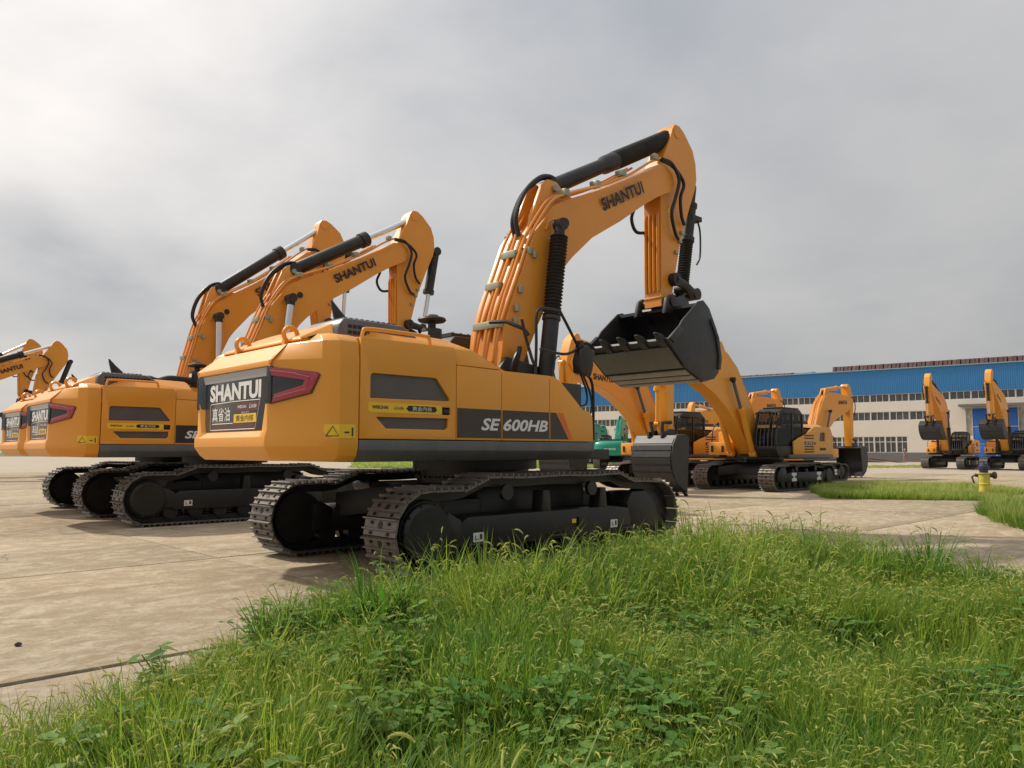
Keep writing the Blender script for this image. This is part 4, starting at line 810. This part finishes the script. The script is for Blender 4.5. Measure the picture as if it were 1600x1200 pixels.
# roof monitors
for u0, u1, z1, tail in ((-4.6, U1, 14.25, 0), (-30, -10.4, 13.75, 1)):
    g = G(); n = int((u1 - u0) / .55)
    for i in range(n):
        u = u0 + i * .55; g.prism([(2.0, zt + .3), (2.3 + .12 * (i % 3), z1 - .02 * (i % 2)), (4.2, z1 + .18), (6.1, z1), (6.4, zt + .3)], u, u + .40 + .1 * (i % 2), ax='x')
    mo = g.build('roof_monitor', 'redroof', H_)
    g = G(); g.box((u0, 1.8, zt + .12), (u1, 6.5, zt + .32)); g.build('monitor_curb', 'paleblue', H_)
    if tail: g = G(); g.prism([(1.9, zt + .12), (1.9, z1 - .1), (4.2, z1 + .15), (6.5, z1 - .1), (6.5, zt + .12)], u1, u1 + 2.6, ax='x'); g.build('monitor_end', 'paleblue', H_)
for k, (u, v, s_) in enumerate(((1.2, -6.5, 6.5), (2.0, -7.1, 5.5), (1.0, -7.7, 6.0))):
    q = G(); q.box((0, 0, 0), (s_, .18, .16)); o = q.build('steel_beam', 'rust'); w_ = Vector(B0 + (0,)) + Matrix.Rotation(BRZ, 3, 'Z') @ Vector((u, v, 0)); o.location = (w_.x, w_.y, .0 + .35 * (k == 1)); o.rotation_euler = (0, R(4 if k != 1 else 7), BRZ)
    tag(o, ['long rusty beam lying on the ground before the factory windows, nearest the wall', 'rusty beam propped highest in front of the grey factory plinth', 'rusty beam lying lowest and farthest forward before the factory plinth'][k], 'beam', 'rusty beams before the factory')
# ------------------------------------------------------------------ machines
NEAR = 'big excavators parked in the near row'
e1 = big_excavator('nearest yellow excavator with SE 600HB on its side and black ribbed cylinder covers', True, (-.553, 11.520, 0), RZ, NEAR, 'paint', 'SE 600HB')
e2 = big_excavator('yellow excavator just left of the nearest one, cut off by its yellow counterweight', False, (-6.55, 17.64, 0), RZ - .02, NEAR, 'orange', 'SE 500LC')
def far_copy(src, lab, loc, ang, sc_=1.0, rz=RZ):
    o = copy_tree(src); o.location = (*loc, 0); o.rotation_euler = (0, 0, rz); o['label'] = lab; pose_boom(o, ang); return o
e3 = far_copy(e2, 'yellow excavator third in its row, tail panel cut by the left picture edge', (-9.14, 20.80), 9)
e4 = far_copy(e2, 'far left excavator showing only boom and arm, the lower of two arm tips', (-29.2, 37.9), -6)
e5 = far_copy(e2, 'farthest left excavator, only its arm tip showing highest at the left picture edge', (-33.2, 43.6), 4)
pose_boom(e2, 1.5)
ROW = 'excavators of the facing row'; BACK = 'excavators parked in the rear row'; HALL = 'excavators in front of the factory'
RB = RZ + PI
r1 = medium_excavator('yellow excavator with barred black cab facing left, white marks on its track frame', (9.9, 30.2, 0), RB, ROW, 'paint', True, cyl='paint')
r2 = copy_tree(r1); r2.location = (9.9 + LF[0] * 4.3, 30.2 + LF[1] * 4.3, 0); r2['label'] = 'yellow excavator behind the hanging grey bucket, its boom crossing below the raised bucket'
r3 = medium_excavator('yellow excavator turned right with its toothed black bucket resting over the grass strip', (14.3, 38.2, 0), RZ, BACK, 'paint', False, scale=.87)
def cp(src, lab, p, rz, group=None):
    o = copy_tree(src); o.location = (*p, 0); o.rotation_euler = (0, 0, rz); o['label'] = lab
    if group: o['group'] = group
    return o
r4 = cp(r3, 'yellow excavator whose arm tip rises above the black cab roof, facing right', (14.3 + LF[0] * 4.1, 38.2 + LF[1] * 4.1), RZ)
r5 = cp(r3, 'yellow excavator far back facing left, its arm tip left of the curved boom', (17.5, 61.3), RB, BACK)
r6 = medium_excavator('excavator with raised arm before the factory windows, left of the blue doors', (37.6, 66.0, 0), RB, HALL, 'paint', False, 22, -4, -35, cyl='black')
r7 = cp(r6, 'excavator with raised arm standing in front of the tall blue doors', (40.6, 62.8), RB, HALL)
g1 = medium_excavator('green excavator seen from behind with white letters on its tail, under the near boom hoses', (8.9, 66.5, 0), R(74), 'green excavators in the distance', 'green', False, -8, 25, -30, .92, cyl='green')
g2 = cp(g1, 'second green excavator farther back, its boom passing behind the yellow arm', (13.5, 80), R(50), 'green excavators in the distance')
g3 = cp(g1, 'green excavator left of the others, mostly hidden behind the near machine', (7.6, 84), R(60), 'green excavators in the distance')

r8 = cp(r3, 'yellow excavator in the distance beside the green one, mostly behind the hanging grey bucket', (12.3, 74), R(70), BACK)
# ------------------------------------------------------------------ hydrant
hy = thing('fire_hydrant', 'yellow fire hydrant with dark blue head and side outlets standing in grass', 'hydrant', (15.2, 24.9, 0))
hy.rotation_euler = (0, 0, R(-25))
g = G(); g.lathe((0, 0, -.02), (0, 0, .76), [(0, .19), (.04, .19), (.06, .165), (.5, .165), (.52, .18), (.56, .18), (.58, .165), (.92, .17), (.95, .20), (1, .20)], 20); hb = g.build('barrel', 'hydy', hy)
g = G(); g.lathe((0, 0, .76), (0, 0, 1.10), [(0, .12), (.25, .13), (.35, .165), (.62, .165), (.66, .13), (.85, .11), (.9, .05), (1, .04)], 20); g.build('head', 'hydb', hy)
g = G(); g.cyl((.12, 0, .68), (.26, 0, .68), .07, n=14); g.lathe((.24, 0, .68), (.36, 0, .68), [(0, .10), (.5, .12), (.9, .10), (1, .05)], 16); g.build('outlet', 'rust', hy)
g = G(); g.cyl((-.12, 0, .68), (-.24, 0, .68), .06, n=12); g.tube([(-.22, 0, .70), (-.34, -.02, .62), (-.28, -.02, .42)], .03, 6); g.build('outlet_cap', 'rust', hy)
g = G(); g.tube([(0, 0, 1.09), (0, 0, 1.14)], .03, 5); g.build('stem_nut', 'hydb', hy)

# ------------------------------------------------------------------ person in front of the hall
def person(loc, rz):
    T = bpy.data.objects.new('person', None); sc.collection.objects.link(T); T.location = loc; T.rotation_euler = (0, 0, rz)
    tag(T, 'person in pinkish clothes and pale hat standing before the factory plinth', 'person')
    V = [(0, 0, .92), (0, 0, 1.10), (0, .01, 1.32), (0, .0, 1.46), (0, -.02, 1.60), (.11, 0, .88), (.12, -.05, .50), (.12, .02, .08), (.12, -.14, .04), (-.11, 0, .88), (-.14, .06, .50), (-.13, .16, .09), (-.13, .02, .04),
         (.19, 0, 1.38), (.26, -.02, 1.10), (.24, -.18, .92), (-.19, 0, 1.38), (-.30, -.04, 1.12), (-.34, -.22, 1.02), (0, -.03, 1.68)]
    E = [(0, 1), (1, 2), (2, 3), (3, 4), (0, 5), (5, 6), (6, 7), (7, 8), (0, 9), (9, 10), (10, 11), (11, 12), (2, 13), (13, 14), (14, 15), (2, 16), (16, 17), (17, 18), (4, 19)]
    rad = [.15, .14, .17, .06, .10, .10, .065, .045, .04, .10, .065, .045, .04, .065, .045, .032, .065, .045, .032, .085]
    for base, dx in ((15, 1), (18, -1)):
        bx = V[base]
        for k, (ox, oz, l_) in enumerate(((-.03, 0, .085), (-.01, 0, .10), (.012, 0, .095), (.032, 0, .075), (-.05, .02, .055))):
            a = len(V); V.append((bx[0] + ox * dx, bx[1] - .03, bx[2] - .03 + oz)); V.append((bx[0] + ox * dx * 1.2, bx[1] - .04 - l_ * .5, bx[2] - .03 - l_ * .8)); E += [(base, a), (a, a + 1)]; rad += [.011, .009]
    me = bpy.data.meshes.new('body'); me.from_pydata(V, E, []); o = link('body', me, T); me.materials.append(M['cloth']); me.materials.append(M['skin'])
    md = o.modifiers.new('skin', 'SKIN'); 
    for i, v in enumerate(me.skin_vertices[0].data): v.radius = (rad[i], rad[i]); v.use_root = i == 0
    md.use_smooth_shade = True; s_ = o.modifiers.new('sub', 'SUBSURF'); s_.levels = 1; s_.render_levels = 1
    g = G(); g.lathe((0, -.03, 1.70), (0, -.03, 1.83), [(0, .17), (.1, .17), (.14, .11), (.8, .10), (1, .05)], 16); g.build('hat', 'hat', T)
    g = G(); g.lathe((0, -.045, 1.50), (0, -.045, 1.70), [(0, .05), (.2, .085), (.6, .097), (1, .08)], 14); g.build('face', 'skin', T)
    return T
p_ = 104.0; person((p_ * (1411 - 800) / 1200, p_, -.06), R(40))
# ------------------------------------------------------------------ grass: foxtail tufts instanced by geometry nodes
def leaf_mat(name, a, b_, trans=.45, rough=.5):
    m = bpy.data.materials.new(name); m.use_nodes = True; t = m.node_tree; L = t.links.new; pb = t.nodes['Principled BSDF']
    at = t.nodes.new('ShaderNodeAttribute'); at.attribute_type = 'INSTANCER'; at.attribute_name = 'tint'
    mx = t.nodes.new('ShaderNodeMix'); mx.data_type = 'RGBA'; mx.inputs[6].default_value = (*a, 1); mx.inputs[7].default_value = (*b_, 1); L(at.outputs['Fac'], mx.inputs[0])
    L(mx.outputs[2], pb.inputs['Base Color']); pb.inputs['Roughness'].default_value = rough; pb.inputs['Specular IOR Level'].default_value = .35
    tr = t.nodes.new('ShaderNodeBsdfTranslucent'); hs = t.nodes.new('ShaderNodeHueSaturation'); hs.inputs['Value'].default_value = 1.35; hs.inputs['Hue'].default_value = .485; L(mx.outputs[2], hs.inputs['Color']); L(hs.outputs[0], tr.inputs[0])
    ms = t.nodes.new('ShaderNodeMixShader'); ms.inputs[0].default_value = trans; L(pb.outputs[0], ms.inputs[1]); L(tr.outputs[0], ms.inputs[2]); L(ms.outputs[0], t.nodes['Material Output'].inputs[0])
    return m
M['leaf'] = leaf_mat('grass_leaf', (.058, .185, .018), (.27, .365, .05), .52)
M['seed'] = leaf_mat('foxtail_seed', (.30, .38, .09), (.54, .55, .17), .40, .7)
M['straw'] = leaf_mat('dry_stem', (.20, .16, .07), (.34, .27, .13), .3, .8)
M['broad'] = leaf_mat('broad_leaf', (.075, .20, .03), (.20, .32, .07), .4)
M['pale_leaf'] = leaf_mat('pale_leaf', (.16, .26, .09), (.34, .40, .26), .4)
def blade(g, x, y, az, lean, L_, w, mi, seg=4, curl=1.0, twist=0.0):
    p = np.array([x, y, 0.0]); a = lean; d = L_ / seg; vs = []
    sx, sy = -math.sin(az + twist), math.cos(az + twist)
    for i in range(seg + 1):
        k = i / seg; ww = w * (1 - k ** 1.6) * .5 + .0004
        if i < seg: vs += [(p[0] + sx * ww, p[1] + sy * ww, p[2]), (p[0] - sx * ww, p[1] - sy * ww, p[2])]
        else: vs.append(tuple(p))
        p = p + d * np.array([math.cos(az) * math.sin(a), math.sin(az) * math.sin(a), math.cos(a)]); a += curl * (.5 + k) / seg
    fs = [(2 * i, 2 * i + 1, 2 * i + 3, 2 * i + 2) for i in range(seg - 1)] + [(2 * seg - 2, 2 * seg - 1, 2 * seg)]
    g.add(vs, fs, mi)
def foxtail(g, x, y, az, lean, H, hl, r, rr, hairs=26):
    p = np.array([x, y, 0.0]); a = lean; pts = []
    n1 = 4
    for i in range(n1 + 1):
        pts.append(p.copy()); p = p + H / n1 * np.array([math.cos(az) * math.sin(a), math.sin(az) * math.sin(a), math.cos(a)]); a += .05 + .05 * i
    g.tube(pts, [.0016, .0015, .0014, .0012, .0011], 3, 0, cap=False)
    p = pts[-1]; hp = []; n2 = 6; droop = rr.uniform(.3, 1.9)
    for i in range(n2 + 1):
        hp.append(p.copy()); p = p + hl / n2 * np.array([math.cos(az) * math.sin(a), math.sin(az) * math.sin(a), math.cos(a)]); a += droop / n2
    g.tube(hp, [r * k for k in (.45, .9, 1, 1, .92, .7, .25)], 6, 1)
    for h in range(hairs):
        k = rr.uniform(0, n2 - .5); i = int(k); q = hp[i] * (1 - k + i) + hp[i + 1] * (k - i); t = hp[i + 1] - hp[i]; t /= np.linalg.norm(t)
        v = rr.normal(size=3); v -= t * (v @ t); v /= np.linalg.norm(v); s_ = np.cross(t, v) * .0011
        e = q + v * r * 2.1 + t * r * 1.9; g.add([q + v * r * .7 + s_, q + v * r * .7 - s_, e], [(0, 1, 2)], 1)
src = bpy.data.collections.new('tuft_sources')
def tuft(k, kind):
    rr = np.random.default_rng(100 + k); g = G()
    if kind == 'fox':
        for i in range(50):
            az = rr.uniform(0, 2 * PI); rad = rr.uniform(0, .10); blade(g, rad * math.cos(az), rad * math.sin(az), az + rr.normal() * .7, rr.uniform(.0, .38), rr.uniform(.24, .56), rr.uniform(.006, .012), 0, 4, rr.uniform(.2, 1.3), rr.normal() * .5)
        for i in range(5 + k % 4):
            az = rr.uniform(0, 2 * PI); rad = rr.uniform(0, .11); foxtail(g, rad * math.cos(az), rad * math.sin(az), az + rr.normal() * .8, rr.uniform(0, .20), rr.uniform(.34, .52), rr.uniform(.035, .07), rr.uniform(.0026, .0042), rr)
    elif kind == 'leafy':
        for i in range(46):
            az = rr.uniform(0, 2 * PI); rad = rr.uniform(0, .12); blade(g, rad * math.cos(az), rad * math.sin(az), az + rr.normal() * .6, rr.uniform(.05, .65), rr.uniform(.2, .5), rr.uniform(.009, .019), 0, 5, rr.uniform(.4, 2.0), rr.normal() * .5)
    elif kind == 'dry':
        for i in range(9):
            az = rr.uniform(0, 2 * PI); blade(g, rr.normal() * .03, rr.normal() * .03, az, rr.uniform(.2, .9), rr.uniform(.12, .34), .0022, 2, 4, rr.uniform(.1, .9))
        for i in range(8):
            az = rr.uniform(0, 2 * PI); blade(g, rr.normal() * .03, rr.normal() * .03, az, rr.uniform(.4, 1.0), rr.uniform(.1, .22), .005, 0, 3, rr.uniform(.3, 1))
    elif kind == 'weed':
        for i in range(7):
            az = rr.uniform(0, 2 * PI); p = np.array([rr.normal() * .03, rr.normal() * .03, 0.]); a = rr.uniform(.1, .7); H = rr.uniform(.22, .46); pts = []
            for q in range(5):
                pts.append(p.copy()); p = p + H / 4 * np.array([math.cos(az) * math.sin(a), math.sin(az) * math.sin(a), math.cos(a)]); a += .1
            g.tube(pts, .0028, 4, 2)
            for q in range(1, 5):
                for h_ in range(3):
                    az2 = rr.uniform(0, 2 * PI); s_ = rr.uniform(.045, .09); c_ = np.array([math.cos(az2), math.sin(az2), rr.uniform(-.2, .5)]); w_ = np.array([-math.sin(az2), math.cos(az2), 0]) * .38; o_ = pts[q]
                    g.add([o_, o_ + s_ * (.35 * c_ + w_), o_ + s_ * (.75 * c_ + w_ * .8 - np.array([0, 0, .08])), o_ + s_ * (c_ - np.array([0, 0, .25])), o_ + s_ * (.75 * c_ - w_ * .8 - np.array([0, 0, .08])), o_ + s_ * (.35 * c_ - w_)], [(0, 1, 2, 3), (0, 3, 4, 5)], 3)
    elif kind == 'tall':
        for i in range(26):
            az = rr.uniform(0, 2 * PI); rad = rr.uniform(0, .07); blade(g, rad * math.cos(az), rad * math.sin(az), az + rr.normal() * .5, rr.uniform(.0, .5), rr.uniform(.4, .8), rr.uniform(.012, .022), 0, 6, rr.uniform(.4, 1.7), rr.normal() * .4)
        for i in range(3):
            az = rr.uniform(0, 2 * PI); foxtail(g, rr.normal() * .03, rr.normal() * .03, az, rr.uniform(0, .2), rr.uniform(.5, .68), rr.uniform(.05, .09), .0042, rr)
    elif kind == 'low':
        for i in range(40):
            az = rr.uniform(0, 2 * PI); rad = rr.uniform(0, .22); blade(g, rad * math.cos(az), rad * math.sin(az), az + rr.normal() * .6, rr.uniform(.1, .7), rr.uniform(.12, .34), rr.uniform(.010, .018), 0, 3, rr.uniform(.3, 1.4))
        for i in range(9):
            az = rr.uniform(0, 2 * PI); rad = rr.uniform(0, .2); blade(g, rad * math.cos(az), rad * math.sin(az), az, rr.uniform(.05, .3), rr.uniform(.28, .42), .009, 1, 3, rr.uniform(.6, 1.6))
    o = bpy.data.objects.new('tuft_%02d' % k, g.mesh('tuft', ['leaf', 'seed', 'straw', 'broad'])); src.objects.link(o)
kinds = ['fox'] * 8 + ['leafy'] * 5 + ['dry'] * 2 + ['low'] * 4 + ['weed'] * 3 + ['tall'] * 3
for k, kd in enumerate(kinds): tuft(k, kd)
ng = bpy.data.node_groups.new('scatter_tufts', 'GeometryNodeTree'); ng.interface.new_socket('Geometry', in_out='INPUT', socket_type='NodeSocketGeometry'); ng.interface.new_socket('Geometry', in_out='OUTPUT', socket_type='NodeSocketGeometry')
gi, go = ng.nodes.new('NodeGroupInput'), ng.nodes.new('NodeGroupOutput'); ci = ng.nodes.new('GeometryNodeCollectionInfo'); ci.inputs['Collection'].default_value = src; ci.inputs['Separate Children'].default_value = True; ci.inputs['Reset Children'].default_value = True
ip = ng.nodes.new('GeometryNodeInstanceOnPoints'); ip.inputs['Pick Instance'].default_value = True
def na(nm, ty):
    n = ng.nodes.new('GeometryNodeInputNamedAttribute'); n.data_type = ty; n.inputs[0].default_value = nm; return n.outputs[0]
l_ = ng.links.new; l_(gi.outputs[0], ip.inputs['Points']); l_(ci.outputs[0], ip.inputs['Instance']); l_(na('idx', 'INT'), ip.inputs['Instance Index']); l_(na('rot', 'FLOAT_VECTOR'), ip.inputs['Rotation']); l_(na('scl', 'FLOAT_VECTOR'), ip.inputs['Scale']); l_(ip.outputs[0], go.inputs[0])
def vnoise(x, y, s, seed=0):
    r_ = np.random.default_rng(seed); T_ = r_.random((64, 64)); x, y = np.asarray(x) / s + 900, np.asarray(y) / s + 900; xi, yi = np.floor(x).astype(int), np.floor(y).astype(int); fx, fy = x - xi, y - yi; fx = fx * fx * (3 - 2 * fx); fy = fy * fy * (3 - 2 * fy)
    q = lambda i, j: T_[i % 64, j % 64]
    return (q(xi, yi) * (1 - fx) + q(xi + 1, yi) * fx) * (1 - fy) + (q(xi, yi + 1) * (1 - fx) + q(xi + 1, yi + 1) * fx) * fy
def scatter(name, P, idx, scl, tint, z=0.0):
    n = len(P); me = bpy.data.meshes.new(name); me.from_pydata([(p[0], p[1], z if np.isscalar(z) else z[i]) for i, p in enumerate(P)], [], [])
    def at(nm, ty, key, arr): a = me.attributes.new(nm, ty, 'POINT'); a.data.foreach_set(key, np.asarray(arr).ravel())
    at('idx', 'INT', 'value', np.asarray(idx, np.int32)); at('tint', 'FLOAT', 'value', np.asarray(tint, np.float32)); at('scl', 'FLOAT_VECTOR', 'vector', np.asarray(scl, np.float32))
    rot = np.c_[rng.normal(0, .10, n), rng.normal(0, .10, n), rng.uniform(0, 2 * PI, n)]; at('rot', 'FLOAT_VECTOR', 'vector', rot.astype(np.float32))
    o = link(name, me); md = o.modifiers.new('scatter', 'NODES'); md.node_group = ng; o['kind'] = 'stuff'; return o
fl = lambda P: (P @ FW, P @ LF)
# bed in the foreground
P = np.c_[rng.uniform(-4.5, 10, 34000), rng.uniform(1.6, 12.5, 34000)]
f, l = fl(P); edge = np.minimum.reduce([5.86 - l + .12 * (vnoise(f, l, .5, 3) - .5), 9.5 - f + .3 * (vnoise(f, l, .8, 4) - .5), (f - (1.05 + (np.minimum(l, 9) - 4.4) * 1.1)) * .7 + .35 * (vnoise(f, l, .6, 5) - .5)])
keep = (edge > 0) & (np.abs(P[:, 0]) < P[:, 1] * .70 + 1.4) & (np.hypot(P[:, 0], P[:, 1]) > 1.9)
P, edge, f, l = P[keep], edge[keep], f[keep], l[keep]
dens = .38 + .62 * np.clip(edge / .5, 0, 1); keep = rng.random(len(P)) < dens * .62; P, edge, f, l = P[keep], edge[keep], f[keep], l[keep]
n1, n2 = vnoise(P[:, 0], P[:, 1], 1.1, 11), vnoise(P[:, 0], P[:, 1], .45, 12)
h = (.55 + .45 * np.clip(edge / 1.0, 0, 1)) * (.72 + .5 * n1 + .3 * (n2 - .5)) * (1 + .35 * np.clip((l - 4.6) / 1.2, 0, 1) * np.clip((f - 3) / 1.5, 0, 1)) * rng.uniform(.85, 1.15, len(P))
leafy = n2 * .6 + rng.random(len(P)) * .5 > .58
idx = np.where(leafy, 8 + rng.integers(0, 5, len(P)), rng.integers(0, 8, len(P))); sel = rng.random(len(P)); n3 = vnoise(P[:, 0], P[:, 1], .8, 14); n4 = vnoise(P[:, 0], P[:, 1], 1.6, 15)
idx = np.where((sel < .26) & (n3 > .57), 19 + rng.integers(0, 3, len(P)), idx); idx = np.where((sel > .80) & (n4 > .55), 22 + rng.integers(0, 3, len(P)), idx); idx = np.where(sel < .03, 13 + rng.integers(0, 2, len(P)), idx)
h = h * (.72 + .5 * n4) * (1 - .38 * np.clip((f - 7.0) / 2.0, 0, 1))
idx = np.where((edge < .25) & (rng.random(len(P)) < .4), 13 + rng.integers(0, 2, len(P)), idx)
tint = np.clip(.24 + .75 * (.6 * vnoise(P[:, 0], P[:, 1], 1.3, 21) + .4 * vnoise(P[:, 0], P[:, 1], .5, 22)) + rng.normal(0, .24, len(P)) - .25 * leafy, 0, 1)
gap = (vnoise(P[:, 0], P[:, 1], .55, 16) < .36) & (rng.random(len(P)) < .8) & (edge > .2)
P, idx, h, tint = P[~gap], idx[~gap], h[~gap], tint[~gap]
scatter('tall_grass', P, idx, np.c_[h ** .6, h ** .6, h], tint, -.03)
print('grass tufts', len(P))
P = np.c_[rng.uniform(-3.4, -1.2, 260), rng.uniform(2.6, 6.2, 260)]; f, l = fl(P); e_ = f - (1.2 + (l - 4.4) * 1.1); P = P[(e_ < .1) & (e_ > -.75) & (l < 5.75) & (rng.random(260) < np.exp(-np.abs(e_) * 2.2))]
scatter('dry_weeds', P, 13 + rng.integers(0, 2, len(P)), np.repeat(rng.uniform(.7, 1.1, len(P))[:, None], 3, 1), rng.random(len(P)), -.03)
sheet('planting_bed', [tuple(yard(f_, l_)) for f_, l_ in ((1.2, 3.2), (9.3, -12), (9.3, 5.6), (3.2, 5.6))], -.015, 'soil')
def inpoly(P, poly):
    c_ = np.zeros(len(P), bool); j = len(poly) - 1
    for i in range(len(poly)):
        a, b_ = poly[i], poly[j]; k = ((a[1] > P[:, 1]) != (b_[1] > P[:, 1])) & (P[:, 0] < (b_[0] - a[0]) * (P[:, 1] - a[1]) / (b_[1] - a[1] + 1e-9) + a[0]); c_ ^= k; j = i
    return c_
def verge(name, poly, n, smin, smax, tmid, zz=0.0, wide=1.0, low=True):
    poly = np.array(poly); P = np.c_[rng.uniform(poly[:, 0].min(), poly[:, 0].max(), n), rng.uniform(poly[:, 1].min(), poly[:, 1].max(), n)]; P = P[inpoly(P, poly)]
    s_ = rng.uniform(smin, smax, len(P)) * (.7 + .6 * vnoise(P[:, 0], P[:, 1], 1.5, 31)); t_ = np.clip(tmid + .5 * (vnoise(P[:, 0], P[:, 1], 2.0, 32) - .5) + rng.normal(0, .15, len(P)), 0, 1)
    return scatter(name, P, 15 + rng.integers(0, 4, len(P)), np.c_[s_ * wide, s_ * wide, s_], t_, zz)
def px(u, v, z=0.0):
    d = Vector((0, math.cos(R(5)), math.sin(R(5)))) + Vector((1, 0, 0)) * ((u - 800) / 1200) + Vector((0, -math.sin(R(5)), math.cos(R(5)))) * ((600 - v) / 1200); t = (z - 1.45) / d.z; return (d.x * t, d.y * t)
bed2 = [px(1532, 802), px(1560, 816), px(1700, 850), (14, 17), (16, 21.5), (12.5, 20.5)]
verge('bushy_grass', bed2, 2600, .8, 1.35, .30)
strip = [px(1296, 779), px(1420, 781), px(1552, 783), (17.5, 26.5), (18, 31), (12.6, 31.5), (10.6, 27)]
verge('grass_strip', strip, 5200, .55, 1.0, .55)
far1 = [px(548, 731), px(960, 731), px(960, 720), px(556, 720)]
verge('far_grass', far1, 5000, .5, .9, .5, -.05, 2.2)
far2 = [px(1340, 731), px(1440, 730), px(1440, 726.5), px(1340, 727)]
verge('low_verge', far2, 900, .25, .5, .6, -.05, 1.6)
# broad leafed weed at the edge of the bed
wt = thing('leafy_weed', 'pale broad leafed weed at the left edge of the foreground grass', 'weed', (-1.86, 4.35, -.02))
g = G(); rr = np.random.default_rng(5); tips = []
for i in range(9):
    az = rr.uniform(0, 2 * PI); p = np.array([0, 0, 0.]); a = rr.uniform(.15, .6); pts = [p.copy()]
    for k in range(4): p = p + .10 * np.array([math.cos(az) * math.sin(a), math.sin(az) * math.sin(a), math.cos(a)]); a += .12; pts.append(p.copy())
    g.tube(pts, .003, 5); tips += pts[2:]
g.build('stem', 'broad', wt)
lm = G(); lm.add([(0, 0, 0), (.035, -.026, .008), (.08, -.030, .012), (.13, 0, -.012), (.08, .030, .012), (.035, .026, .008), (.05, 0, -.004), (.09, 0, -.006)], [(0, 1, 6), (1, 2, 7, 6), (2, 3, 7), (3, 4, 7), (4, 5, 6, 7), (5, 0, 6)]); lme = lm.mesh('leaf', 'pale_leaf')
for t_ in tips:
    for k in range(2):
        o = link('leaf', lme, wt); o.location = t_; o.rotation_euler = (rr.normal() * .3, rr.uniform(-.5, .5), rr.uniform(0, 2 * PI)); s_ = rr.uniform(.6, 1.1); o.scale = (s_, s_, s_)
